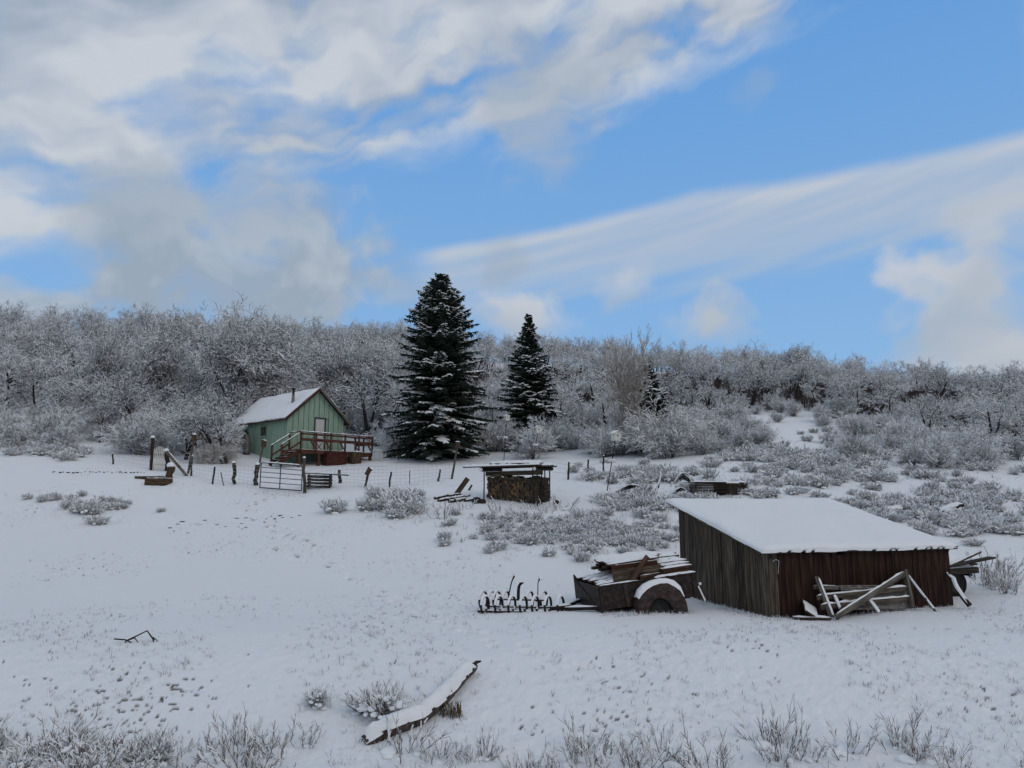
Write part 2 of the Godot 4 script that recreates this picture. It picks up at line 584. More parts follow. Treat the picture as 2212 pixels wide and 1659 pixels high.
func make_sky() -> ImageTexture:
	var w := 3072
	var h := 1536
	var n1 := noise(1.0, 5, 41)
	var n2 := noise(1.0, 6, 42)
	var n3 := noise(1.0, 3, 43)
	var edge := []                       # lower right edge of the high cloud sheet
	for p in [[-600, 500], [0, 492], [190, 478], [420, 395], [700, 340], [1000, 262], [1300, 225], [1450, 120], [1700, 0], [2000, -160], [2400, -420]]:
		edge.append(direction_of(p[0], p[1]))
	var scud := []                       # low grey scud and puffs: place, size, amount, tone
	for p in [[310, 530, 190, 190, 1.0, 0], [700, 580, 190, 150, 1.0, 0], [510, 610, 270, 130, 0.85, 0], [1150, 220, 150, 210, 0.7, 1], [40, 645, 150, 55, 0.9, 0], [640, 430, 120, 70, 0.5, 0], [470, 440, 220, 90, 0.65, 1], [300, 430, 170, 90, 0.75, 1], [860, 640, 80, 60, 0.5, 0],
			[1545, 705, 110, 65, 0.95, 2], [2080, 680, 210, 150, 0.95, 2], [2140, 500, 140, 110, 0.8, 2], [2190, 760, 140, 80, 1.0, 2], [1140, 695, 120, 60, 0.9, 2], [1350, 620, 50, 55, 0.6, 2], [1100, 560, 40, 60, 0.4, 0], [1940, 610, 60, 60, 0.6, 2], [1620, 200, 50, 60, 0.25, 1]]:
		var a := direction_of(p[0], p[1])
		var b := direction_of(p[0] + p[2], p[1])
		var e := direction_of(p[0], p[1] - p[3])
		scud.append([a.x, a.y, absf(b.x - a.x), absf(e.y - a.y), p[4], p[5]])
	var top := []                        # the long straight band: upper and lower edges
	for p in [[780, 562], [840, 548], [1110, 512], [1500, 420], [2212, 285], [2700, 170]]:
		top.append(direction_of(p[0], p[1]))
	var low := []
	for p in [[780, 600], [840, 690], [1250, 645], [2000, 540], [2212, 500], [2700, 400]]:
		low.append(direction_of(p[0], p[1]))
	var at := func(line: Array, x: float) -> float:
		if x <= line[0].x:
			return line[0].y
		for i in line.size() - 1:
			if x <= line[i + 1].x:
				return lerpf(line[i].y, line[i + 1].y, (x - line[i].x) / (line[i + 1].x - line[i].x))
		return line[-1].y
	var color_at := func(az: float, el: float, inside: bool) -> Color:
		var k := clampf(el / 40.0, 0.0, 1.0)
		var c := Color(0.38, 0.61, 0.86).lerp(Color(0.118, 0.335, 0.735), pow(k, 0.62))
		var wx := az + 2.0 * n1.get_noise_2d(az * 0.10, el * 0.10 + 50.0)
		var wy := el + 1.6 * n1.get_noise_2d(az * 0.10 + 90.0, el * 0.10)
		# streaks rise to the right
		var sx := wx * 0.95 + wy * 0.28
		var sy := -wx * 0.28 + wy * 0.95
		var streak := n2.get_noise_2d(sx * 0.06, sy * 0.22)
		var lump := n1.get_noise_2d(wx * 0.09, wy * 0.13)
		var tone := n3.get_noise_2d(wx * 0.06 + 30.0, wy * 0.10)
		var white := Color(0.625, 0.665, 0.72)
		var grey := Color(0.378, 0.445, 0.548)
		# cloud thickened out of view for less blue light; own shapes in front
		var f := clampf((absf(az) - 38.0) / 6.0, 0.0, 1.0)
		f = maxf(f, clampf((el - 38.0) / 6.0, 0.0, 1.0))
		var cover := 0.0
		var bright := 0.0
		if f > 0.0:
			cover = f * smoothstep(-0.75, 0.0, lump + streak * 0.4)
		if inside and f < 1.0:
			var d: float = el - at.call(edge, az)
			var m := smoothstep(-3.0, 2.0, d)
			var deep := smoothstep(6.0, 14.0, d)
			var a := 0.74 * smoothstep(-2.8, 3.0, d + 3.2 * streak) + m * (0.7 * streak * (1.0 - 0.5 * deep) + 0.3 * lump) + 0.25 * deep
			bright = lerpf(0.15 - 0.4 * deep, 0.0, f)
			cover = maxf(cover, (1.0 - f) * clampf(a * 1.15, 0.0, 0.95))
		c = c.lerp(grey.lerp(white, clampf(0.45 + bright + tone * 0.7 + streak * 1.0, 0.0, 1.0)), cover)
		if inside:
			var t: float = at.call(top, az) + 0.25 * lump
			var l: float = at.call(low, az)
			var s := (t - el) / maxf(t - l, 0.2)
			var fib := n2.get_noise_2d((az * 0.975 + el * 0.2) * 0.04, (-az * 0.2 + el * 0.975) * 0.55)
			var b := smoothstep(-0.10, 0.12, s) * (1.0 - smoothstep(0.55, 1.15, s + fib * 0.35)) * smoothstep(-9.5, -5.0, az)
			b *= 0.80 + 0.22 * fib + 0.2 * exp(-s * s * 60.0)
			c = c.lerp(Color(0.44, 0.535, 0.665).lerp(Color(0.56, 0.61, 0.69), clampf(exp(-s * s * 30.0) + fib * 0.6, 0.0, 1.0)), clampf(b, 0.0, 0.92))
			var rag := n1.get_noise_2d(wx * 0.3 + 70.0, wy * 0.36)
			for q in scud:
				var ex: float = (wx - q[0]) / q[2]
				var ey: float = (wy - q[1]) / q[3]
				var r := sqrt(ex * ex + ey * ey)
				if r < 1.8:
					var g: float = q[4] * smoothstep(0.0, 1.0, 1.2 - r + 0.6 * lump + 0.28 * rag + 0.25 * streak)
					var body := Color(0.345, 0.42, 0.512).lerp(Color(0.47, 0.535, 0.615), clampf(0.35 + 0.9 * tone + 0.7 * rag + 0.35 * ey, 0.0, 1.0))
					if q[5] == 1:
						body = Color(0.41, 0.48, 0.575)
					elif q[5] == 2:
						body = Color(0.44, 0.505, 0.59).lerp(Color(0.63, 0.65, 0.69), clampf(0.45 + ey * 0.5 + tone, 0.0, 1.0))
					c = c.lerp(body, clampf(g, 0.0, 0.93))
		return c
	var lw := 768
	var lh := 384
	var im := Image.create(lw, lh, false, Image.FORMAT_RGBF)
	for y in lh:
		var el := 90.0 - 180.0 * (y + 0.5) / lh
		for x in lw:
			var az := fposmod(360.0 * (x + 0.5) / lw, 360.0)
			az = az if az <= 180.0 else az - 360.0
			if el < -2.0:
				im.set_pixel(x, y, Color(0.36, 0.39, 0.44))
			else:
				# blend the seam behind the camera
				var c: Color = color_at.call(az, el, false)
				c = c.lerp(Color(0.42, 0.48, 0.58), clampf((absf(az) - 150.0) / 30.0, 0.0, 1.0))
				im.set_pixel(x, y, c)
	im.resize(w, h, Image.INTERPOLATE_CUBIC)
	var half := int(44.0 / 360.0 * w)
	var y0 := int((90.0 - 44.0) / 180.0 * h)
	var y1 := int((90.0 + 1.0) / 180.0 * h)
	for y in range(y0, y1):
		var el := 90.0 - 180.0 * (y + 0.5) / h
		for x in range(-half, half):
			im.set_pixel(posmod(x, w), y, color_at.call(360.0 * (x + 0.5) / w, el, true))
	return ImageTexture.create_from_image(im)


# ---------------------------------------------------------------- ground
var prints := {}


func add_print(p: Vector3, turn: float, l: float, w: float, deep: float) -> void:
	var rec := [p.x, p.z, cos(turn), sin(turn), l, w, deep]
	for i in range(-1, 2):
		for j in range(-1, 2):
			var key := Vector2i(floori(p.x / 0.5) + i, floori(p.z / 0.5) + j)
			if not prints.has(key):
				prints[key] = []
			prints[key].append(rec)


func make_prints() -> void:
	var r := RandomNumberGenerator.new()
	r.seed = 77
	for path in [[[520, 1098], [600, 1140], [680, 1195], [760, 1250], [860, 1300], [960, 1345], [1080, 1390], [1200, 1424], [1290, 1450]], [[470, 1080], [560, 1105], [650, 1165], [700, 1215]], [[500, 1120], [420, 1132], [330, 1140]], [[575, 1130], [610, 1185], [655, 1225]], [[620, 1062], [560, 1085], [520, 1098]]]:
		for i in path.size() - 1:
			var a := G(path[i][0], path[i][1])
			var b := G(path[i + 1][0], path[i + 1][1])
			var d := b - a
			d.y = 0.0
			var l := d.length()
			d /= l
			var s := Vector3(-d.z, 0, d.x)
			var t := 0.0
			var k := 0
			while t < l:
				k += 1
				var p := a + d * t + s * ((0.13 if k % 2 else -0.13) + r.randf_range(-0.09, 0.09))
				add_print(p, atan2(d.z, d.x) + r.randf_range(-0.3, 0.3), r.randf_range(0.12, 0.2), r.randf_range(0.06, 0.1), r.randf_range(0.035, 0.075))
				t += r.randf_range(0.26, 0.5)


func make_coarse() -> void:
	coarse.resize(GNX * GND)
	for j in GND:
		var d := GD0 + j * GSTEP
		# far from the view a coarser sampling is enough
		var i := 0
		while i < GNX:
			var x := GX0 + i * GSTEP
			var wide := maxf(18.0, d * 0.95)
			if absf(x) > wide + 6.0 and i % 8 != 0 and i < GNX - 1:
				i += 1
				continue
			coarse[j * GNX + i] = tps(x, d)
			i += 1
		# fill what was skipped
		var last := 0
		i = 1
		while i < GNX:
			var x := GX0 + i * GSTEP
			var wide := maxf(18.0, d * 0.95)
			if not (absf(x) > wide + 6.0 and i % 8 != 0 and i < GNX - 1):
				for q in range(last + 1, i):
					coarse[j * GNX + q] = lerpf(coarse[j * GNX + last], coarse[j * GNX + i], float(q - last) / (i - last))
				last = i
			i += 1


func wood_front(u: float) -> float:             # how far ahead the wood begins, by bearing
	for q in [[250, 50.0], [500, 45.0], [880, 51.0], [1060, 54.0], [1500, 53.0], [1650, 56.0], [1800, 55.0], [2000, 53.0]]:
		if u < q[0]:
			return q[1]
	return 45.0


func make_ground() -> void:
	var rows := []
	for d in [-20.0, -10.0, 0.0, 3.0, 5.0, 6.0]:
		rows.append(d)
	var d := 6.6
	while d < 60.0:
		rows.append(d)
		d *= 1.0058
	while d < 190.0:
		rows.append(d)
		d *= 1.015
	rows.append(230.0)
	rows.append(279.0)
	var cols := []
	for s in [-2.6, -1.8, -1.3, -1.05]:
		cols.append(s)
	var across := 760
	for i in across + 1:
		cols.append(lerpf(-0.9, 0.9, float(i) / across))
	for s in [1.05, 1.3, 1.8, 2.6]:
		cols.append(s)
	var nc := cols.size()
	var nr := rows.size()
	var v := PackedVector3Array()
	v.resize(nc * nr)
	var c := PackedColorArray()
	c.resize(nc * nr)
	var white := Color(0.87, 0.875, 0.88)
	for j in nr:
		var dd: float = rows[j]
		var wide := maxf(dd, 7.0)
		var bank := smoothstep(7.0, 9.0, dd) * (1.0 - smoothstep(11.8, 13.2, dd))
		for i in nc:
			var x: float = cols[i] * wide
			var z := -dd
			var y := H(x, z)
			var col := white
			if dd > 6.0 and dd < 60.0:
				var pn := patchy.get_noise_2d(x, z)
				var rough := clampf(0.25 + 0.75 * bank + pn * 0.9, 0.08, 1.0)
				var f := fine.get_noise_2d(x * 34.0, z * 34.0)
				var f2 := fine.get_noise_2d(x * 95.0 + 300.0, z * 95.0)
				if dd > 30.0:
					f2 *= 0.4
				y += rough * (0.035 * absf(f) + 0.014 * f2) + 0.004 * f2
				var spot := fine.get_noise_2d(x * 105.0 - 700.0, z * 120.0) + 0.4 * f2
				var need := 0.95 - 0.17 * bank - 0.75 * clampf(pn, -0.3, 0.8)
				if spot > need and dd < 34.0:
					col = white.lerp(Color(0.11, 0.095, 0.085), smoothstep(need, need + 0.10, spot))
					y -= 0.02
				var key := Vector2i(floori(x / 0.5), floori(z / 0.5))
				if prints.has(key):
					for rec in prints[key]:
						var dx: float = x - rec[0]
						var dz: float = z - rec[1]
						var a: float = (dx * rec[2] + dz * rec[3]) / rec[4]
						var b: float = (-dx * rec[3] + dz * rec[2]) / rec[5]
						var q := a * a + b * b
						if q < 2.6:
							y += -rec[6] if q < 0.8 else rec[6] * 0.35 * (1.0 - absf(q - 1.7) / 0.9)
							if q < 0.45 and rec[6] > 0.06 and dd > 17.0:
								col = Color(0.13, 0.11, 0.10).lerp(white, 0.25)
			v[j * nc + i] = Vector3(x, y, z)
			c[j * nc + i] = col
	var n := PackedVector3Array()
	n.resize(nc * nr)
	var idx := PackedInt32Array()
	idx.resize((nc - 1) * (nr - 1) * 6)
	var k := 0
	for j in nr:
		for i in nc:
			var a := v[mini(j + 1, nr - 1) * nc + i] - v[maxi(j - 1, 0) * nc + i]
			var b := v[j * nc + mini(i + 1, nc - 1)] - v[j * nc + maxi(i - 1, 0)]
			n[j * nc + i] = b.cross(a).normalized()
			if j < nr - 1 and i < nc - 1:
				var p := j * nc + i
				idx[k] = p; idx[k + 1] = p + nc; idx[k + 2] = p + nc + 1
				idx[k + 3] = p; idx[k + 4] = p + nc + 1; idx[k + 5] = p + 1
				k += 6
	var arr := []
	arr.resize(Mesh.ARRAY_MAX)
	arr[Mesh.ARRAY_VERTEX] = v
	arr[Mesh.ARRAY_NORMAL] = n
	arr[Mesh.ARRAY_COLOR] = c
	arr[Mesh.ARRAY_INDEX] = idx
	var m := ArrayMesh.new()
	m.add_surface_from_arrays(Mesh.PRIMITIVE_TRIANGLES, arr)
	var o := obj("ground", m, M.ground)
	o.set_meta("kind", "structure")


# ---------------------------------------------------------------- trees
class Tree3:
	var trunk := MB.new()
	var twigs := MB.new()
	var snow := MB.new()
	var r := RandomNumberGenerator.new()
	var kids := [5, 4, 5, 4]
	var spread := [0.7, 0.9, 0.9, 0.95]
	var ratio := [0.62, 0.58, 0.55, 0.55]
	var crook := [0.16, 0.3, 0.36, 0.4, 0.4]
	var rise := [0.1, 0.08, 0.06, 0.02, 0.0]
	var segs := [4, 4, 3, 3, 2]
	var levels := 4
	var bare_until := 0.4
	var thick := 0.62
	var snow_w := 0.0075
	var least := 0.006
	var trunk_levels := 1
	var snow_share := 1.0

	func branch(p: Vector3, dir: Vector3, l: float, rad: float, level: int) -> void:
		var n: int = segs[level]
		var k: float = crook[level]
		var mb := trunk if level <= trunk_levels else twigs
		var sides := 7 if level == 0 else (5 if level == 1 else 3)
		var q := p
		var d := dir
		var made := 0
		for s in n:
			d = (d + Vector3(r.randf_range(-k, k), r.randf_range(-k, k) * 0.8 + float(rise[level]), r.randf_range(-k, k))).normalized()
			var q2 := q + d * (l / n)
			var r0 := maxf(least, rad * (1.0 - 0.62 * s / n))
			var r1 := maxf(least * 0.8, rad * (1.0 - 0.62 * (s + 1) / n))
			mb.seg(q, q2, r0, r1, sides)
			if level >= 1 and r.randf() < snow_share:
				var w0 := r0 * 0.85 + snow_w * r.randf_range(0.6, 1.4)
				var w1 := r1 * 0.85 + snow_w * r.randf_range(0.6, 1.4)
				snow.ridge(q, q2, w0, w1, r0 + w0 * 1.3, r1 + w1 * 1.3)
			if level < levels:
				var at := (s + 1.0) / n
				if level > 0 or at > bare_until:
					var want := int(round(float(kids[level]) * (at if level > 0 else (at - bare_until) / (1.0 - bare_until))))
					while made < want:
						made += 1
						var x := d.cross(Vector3(r.randf_range(-1, 1), r.randf_range(-1, 1), r.randf_range(-1, 1))).normalized()
						var sp: float = spread[level]
						var nd := (d * cos(sp) + x * sin(sp) * r.randf_range(0.7, 1.2)).normalized()
						var from := q.lerp(q2, r.randf_range(0.3, 1.0))
						branch(from, nd, l * float(ratio[level]) * r.randf_range(0.75, 1.25), maxf(least, r1 * thick), level + 1)
			q = q2


func oak(sd: int, high: float, dense: int) -> Array:
	var t := Tree3.new()
	t.r.seed = sd
	t.kids = [5 + dense, 5, 6 + dense, 4]
	t.snow_share = [0.9, 0.55, 0.75, 1.0, 0.45][sd % 5]
	t.bare_until = t.r.randf_range(0.45, 0.7)
	t.spread = [0.95, 0.95, 0.9, 0.95]
	t.rise = [0.12, 0.06, 0.08, 0.06, 0.03]
	t.ratio = [0.55, 0.58, 0.52, 0.5]
	var trunks := 1 + (sd % 2)
	for k in trunks:
		var a := t.r.randf() * TAU
		var lean := t.r.randf_range(0.05, 0.4) + 0.2 * k
		t.branch(Vector3(cos(a) * 0.15 * k, -0.25, sin(a) * 0.15 * k), Vector3(cos(a) * lean, 1, sin(a) * lean).normalized(), high * 0.68, high * t.r.randf_range(0.022, 0.031), 0)
	return [t.trunk.mesh(), t.twigs.mesh(), t.snow.mesh()]


func big_oak(sd: int) -> Array:
	var t := Tree3.new()
	t.r.seed = sd
	t.kids = [7, 6, 6, 5, 3]
	t.spread = [0.55, 0.7, 0.85, 0.9, 0.95]
	t.ratio = [0.66, 0.6, 0.55, 0.52, 0.5]
	t.crook = [0.1, 0.22, 0.3, 0.36, 0.4, 0.4]
	t.rise = [0.1, 0.1, 0.06, 0.03, 0.0, 0.0]
	t.segs = [5, 4, 4, 3, 2, 2]
	t.levels = 5
	t.bare_until = 0.25
	t.trunk_levels = 2
	t.snow_w = 0.010
	t.least = 0.009
	t.snow_share = 0.62
	for k in 2:
		var a := t.r.randf() * TAU
		t.branch(Vector3(cos(a) * 0.3, -0.3, sin(a) * 0.3), Vector3(cos(a) * 0.25, 1, sin(a) * 0.25).normalized(), 4.6, 0.17, 0)
	return [t.trunk.mesh(), t.twigs.mesh(), t.snow.mesh()]


func aspen(sd: int) -> Array:
	var t := Tree3.new()
	t.r.seed = sd
	t.kids = [20, 7, 5, 3]
	t.spread = [0.55, 0.5, 0.45, 0.5]
	t.ratio = [0.36, 0.5, 0.5, 0.5]
	t.crook = [0.05, 0.1, 0.12, 0.15, 0.2]
	t.rise = [0.12, 0.16, 0.16, 0.14, 0.1]
	t.segs = [7, 4, 3, 2, 2]
	t.levels = 4
	t.bare_until = 0.16
	t.snow_w = 0.005
	t.least = 0.011
	t.snow_share = 0.45
	t.branch(Vector3(0, -0.25, 0), Vector3(-0.08, 1, 0).normalized(), 7.4, 0.085, 0)
	t.branch(Vector3(0.5, -0.25, -0.3), Vector3(0.06, 1, 0).normalized(), 7.2, 0.08, 0)
	t.branch(Vector3(1.0, -0.25, 0.2), Vector3(0.12, 1, 0).normalized(), 3.4, 0.04, 0)
	return [t.trunk.mesh(), t.twigs.mesh(), t.snow.mesh()]


func thicket(sd: int, pale: bool) -> Array:      # many-stemmed leafless shrub about 1.6 m high
	var t := Tree3.new()
	t.r.seed = sd
	t.kids = [7, 5, 4]
	t.spread = [0.5, 0.6, 0.7]
	t.ratio = [0.5, 0.5, 0.5]
	t.crook = [0.2, 0.28, 0.32, 0.35]
	t.rise = [0.02, -0.02, -0.03, -0.03]
	t.segs = [5, 3, 2, 2]
	t.levels = 3
	t.bare_until = 0.1
	t.trunk_levels = 0
	t.least = 0.005
	t.snow_w = 0.005 if pale else 0.0085
	t.snow_share = 0.6 if pale else 1.0
	for k in 17:
		var a := t.r.randf() * TAU
		var lean := t.r.randf_range(0.1, 0.9)
		t.branch(Vector3(cos(a), 0, sin(a)) * t.r.randf_range(0.0, 0.3) + Vector3(0, -0.1, 0), Vector3(cos(a) * lean, 1, sin(a) * lean).normalized(), t.r.randf_range(1.0, 1.7), 0.016, 0)
	return [t.trunk.mesh(), t.twigs.mesh(), t.snow.mesh()]


func spruce(sd: int, high: float, profile: Array, tight: float) -> Array:
	var r := RandomNumberGenerator.new()
	r.seed = sd
	var trunk := MB.new()
	trunk.pipe([Vector3(0, -0.3, 0), Vector3(0, high * 0.5, 0), Vector3(0, high * 0.97, 0)], [high * 0.016, high * 0.01, 0.012], 8)
	var g := MB.new()
	var snow := MB.new()
	var y := 0.35
	while y < high - 0.08:
		var f := y / high
		var reach := 0.0
		for i in profile.size() - 1:
			if f >= profile[i][0] and f <= profile[i + 1][0]:
				reach = lerpf(profile[i][1], profile[i + 1][1], (f - profile[i][0]) / (profile[i + 1][0] - profile[i][0]))
		var count := clampi(int(4 + reach * 3.6), 5, 14)
		var start := r.randf() * TAU
		for b in count:
			var a := start + TAU * b / count + r.randf_range(-0.25, 0.25)
			var out := Vector3(cos(a), 0, sin(a))
			var l := reach * r.randf_range(0.62, 1.12) * (1.0 + 0.3 * (1.0 - 0.75 * f) * bump.get_noise_3d(cos(a) * 110.0, y * 60.0, sin(a) * 110.0)) + 0.06
			var up := lerpf(0.02, 0.75, pow(f, 1.6))
			var droop := lerpf(0.42, 0.05, f)
			var laden := patchy.get_noise_2d(cos(a) * 5.0 + y * 5.0, sin(a) * 5.0 + y * 5.0) * 1.3 + r.randf_range(-0.3, 0.3) > lerpf(0.24, 0.06, f)
			var p := Vector3(0, y + r.randf_range(-0.28, 0.28), 0)
			up += r.randf_range(-0.2, 0.16)
			var steps := maxi(3, int(l / 0.28))
			var side := Vector3(-out.z, 0, out.x)
			for s in steps:
				var t0 := float(s) / steps
				var t1 := float(s + 1) / steps
				var at := func(t: float) -> Vector3: return p + out * l * t + Vector3.UP * (l * (up * t - droop * t * t * (1.0 - 0.45 * t)))
				var q0: Vector3 = at.call(t0)
				var q1: Vector3 = at.call(t1)
				var tone := r.randf_range(0.7, 1.3)
				g.col = Color(0.020 * tone, 0.030 * tone, 0.020 * tone)
				g.seg(q0, q1, 0.05 * (1.0 - 0.5 * t0), 0.05 * (1.0 - 0.5 * t1), 3)
				if t0 < 0.12 and l > 0.8:
					continue
				var span := (0.12 + 0.38 * sin(PI * minf(1.0, 0.25 + t0 * 0.8))) * minf(1.0, 0.35 + l * 0.4)
				for e in 5:
					var sgn := -1.0 if e % 2 == 0 else 1.0
					var from: Vector3 = q0.lerp(q1, r.randf())
					var tip := from + side * sgn * span * r.randf_range(0.5, 1.15) + out * span * r.randf_range(0.3, 0.9) - Vector3.UP * span * r.randf_range(0.05, 0.6 - 0.4 * f)
					tone = r.randf_range(0.6, 1.5)
					g.col = Color(0.020 * tone, 0.031 * tone, 0.021 * tone)
					g.seg(from, tip, 0.055, 0.014, 3)
					if r.randf() < 0.7:
						g.seg(from.lerp(tip, 0.4), from.lerp(tip, 0.6) + Vector3(r.randf_range(-0.1, 0.1), -r.randf_range(0.08, 0.24), r.randf_range(-0.1, 0.1)), 0.03, 0.008, 3)
					if laden and t1 > 0.4 and r.randf() < 0.7:
						var wd := r.randf_range(0.04, 0.085) * tight
						snow.ridge(from + Vector3.UP * 0.015, from.lerp(tip, 0.95) + Vector3.UP * 0.015, wd, wd * 0.6, wd * 0.9 + 0.025, wd * 0.5 + 0.015)
				if laden and t1 > 0.45 and r.randf() < 0.8:
					var ws := r.randf_range(0.045, 0.10) * tight
					snow.ridge(q0, q1, ws, ws * 0.8, ws + 0.03, ws * 0.8 + 0.03)
				elif r.randf() < 0.05 + 0.25 * f:
					snow.ridge(q0, q1, 0.03, 0.025, 0.07, 0.06)
			# the branch tip
			g.seg(p + out * l + Vector3.UP * (l * (up - droop * 0.55)), p + out * (l + 0.14) + Vector3.UP * (l * (up - droop * 0.5)), 0.03, 0.006, 3)
		y += lerpf(0.27, 0.15, f)
	g.seg(Vector3(0, high * 0.9, 0), Vector3(0, high, 0), 0.05, 0.01, 4)
	return [trunk.mesh(), g.mesh(), snow.mesh()]


func plant(kit: Array, called: String, label: String, category: String, at: Vector3, turn: float, scale: float, group: String, bark: Material, twig: Material, tall := 1.0) -> Node3D:
	var o := thing(called, label, category, at, turn, group)
	o.scale = Vector3(scale, scale * tall, scale)
	obj("trunk", kit[0], bark, o)
	var crown := obj("crown", kit[1], twig, o)
	obj("snow", kit[2], M.twig_snow, crown).set_meta("kind", "stuff")
	return o


# ---------------------------------------------------------------- low shrubs
func sage(sd: int, wild: bool, near := false) -> Array:
	var r := RandomNumberGenerator.new()
	r.seed = sd
	var g := MB.new()
	var snow := MB.new()
	var stems := 13 if wild else 62
	for k in stems:
		var a := r.randf() * TAU
		var lean := r.randf_range(0.05, 1.1) if wild else r.randf_range(0.1, 1.25)
		var d := Vector3(cos(a) * lean, 1, sin(a) * lean).normalized()
		var p := Vector3(cos(a), 0, sin(a)) * r.randf_range(0.0, 0.34 if wild else 0.16) - Vector3(0, 0.05, 0)
		var l := r.randf_range(0.25, 0.6) if wild else r.randf_range(0.3, 0.55)
		var kind := r.randf()
		var col := Color(0.10, 0.08, 0.07)
		if kind > 0.78:
			col = Color(0.20, 0.115, 0.085)
		elif kind > 0.6:
			col = Color(0.24, 0.195, 0.15)
		for s in 3:
			d = (d + Vector3(r.randf_range(-0.22, 0.22), r.randf_range(-0.05, 0.15), r.randf_range(-0.22, 0.22))).normalized()
			var q := p + d * (l / 3.0)
			g.col = col
			var rad := 0.0065 - s * 0.0013
			g.seg(p, q, rad, rad - 0.001, 3)
			var wd := r.randf_range(0.013, 0.026) if not wild else r.randf_range(0.009, 0.018)
			if near:
				wd *= 0.45
			if r.randf() < (0.5 if wild else 0.92):
				snow.ridge(p, q, wd, wd, wd * 1.6 + 0.006, wd * 1.6 + 0.006)
			var kids := 3 if s > 0 else 1
			for c in kids:
				var x := d.cross(Vector3(r.randf_range(-1, 1), r.randf_range(-1, 1), r.randf_range(-1, 1))).normalized()
				var nd := (d + x * r.randf_range(0.4, 1.0) + Vector3.UP * 0.15).normalized()
				var from := p.lerp(q, r.randf())
				var tip := from + nd * l * r.randf_range(0.16, 0.34)
				g.seg(from, tip, 0.0042, 0.002, 3)
				if r.randf() < (0.4 if wild else (0.6 if near else 0.85)):
					wd = r.randf_range(0.010, 0.022) if not wild and not near else r.randf_range(0.006, 0.011)
					snow.ridge(from, tip, wd, wd, wd * 1.7, wd * 1.7)
			p = q
	if not wild:
		for k in (26 if near else 10):
			var a := r.randf() * TAU
			var rr := sqrt(r.randf()) * 0.38
			snow.blob(Vector3(cos(a) * rr, 0.33 - rr * 0.55 + r.randf_range(-0.05, 0.05), sin(a) * rr), Vector3(0.06, 0.035, 0.06) * r.randf_range(0.6, 1.3), fine, 0.3, 4, 6)
	for k in 4:
		var a := r.randf() * TAU
		var rr := sqrt(r.randf()) * 0.3
		snow.blob(Vector3(cos(a) * rr, 0.0, sin(a) * rr), Vector3(0.10, 0.045, 0.10) * r.randf_range(0.5, 1.2), fine, 0.5, 5, 8)
	return [g.mesh(), snow.mesh()]


func shrub(kit: Array, called: String, label: String, at: Vector3, turn: float, scale: float, group: String, tall := 1.0) -> Node3D:
	var o := thing(called, label, "shrub", at, turn, group)
	var squash := 0.78 + 0.5 * absf(sin(at.x * 7.3 + at.z * 3.1))
	o.scale = Vector3(scale * squash, scale * tall, scale / squash)
	var stems := obj("stems", kit[0], M.shrub, o)
	stems.set_meta("kind", "stuff")
	obj("snow", kit[1], M.twig_snow, stems).set_meta("kind", "stuff")
	return o


func tuft(sd: int, snowy: float) -> ArrayMesh:
	var r := RandomNumberGenerator.new()
	r.seed = sd
	var g := MB.new()
	for k in 8:
		var a := r.randf() * TAU
		var lean := r.randf_range(0.15, 1.1)
		var d := Vector3(cos(a) * lean, 1, sin(a) * lean).normalized()
		var l := r.randf_range(0.04, 0.12)
		var w := Vector3(-sin(a), 0, cos(a)) * r.randf_range(0.003, 0.006)
		var p := Vector3(cos(a), 0, sin(a)) * r.randf() * 0.03 - Vector3(0, 0.02, 0)
		var q := p + d * l
		var e := q + (d + Vector3(0, -0.7, 0)).normalized() * l * 0.5
		g.col = Color(0.84, 0.855, 0.88) if r.randf() < snowy else [Color(0.10, 0.085, 0.075), Color(0.20, 0.165, 0.12), Color(0.15, 0.11, 0.09)][k % 3]
		g.quad(p - w, p + w, q + w * 0.8, q - w * 0.8)
		g.tri(q - w * 0.8, q + w * 0.8, e)
	return g.mesh()


func proj(p: Vector3) -> Vector2:
	var d := p - EYE
	var fw := Vector3(0, sin(PITCH), -cos(PITCH))
	var up := Vector3(0, cos(PITCH), sin(PITCH))
	var w := d.dot(fw)
	return Vector2(1106.0 + FOCAL * d.x / w, 829.5 - FOCAL * d.dot(up) / w)


func kit_top(kit: Array) -> float:
	return maxf(kit[1].get_aabb().end.y, kit[2].get_aabb().end.y if kit.size() > 2 else 0.0)


func thicket_label(u: float) -> String:
	for q in [[260, "tangled snowy undergrowth shrub at the wood edge left of the fence"], [560, "tangled snowy undergrowth shrub between the picket gate and the cabin"], [900, "tangled snowy undergrowth shrub between the cabin and the tallest spruce"], [1130, "many stemmed snowy shrub between the two spruces"], [1330, "many stemmed snowy shrub behind the white birdhouse poles"], [1560, "many stemmed snowy shrub around the foot of the pale bare tree"], [1850, "many stemmed snowy shrub on the hillside above the plank shed"]]:
		if u < q[0]:
			return q[1]
	return "many stemmed snowy shrub on the slope above the discarded logs"


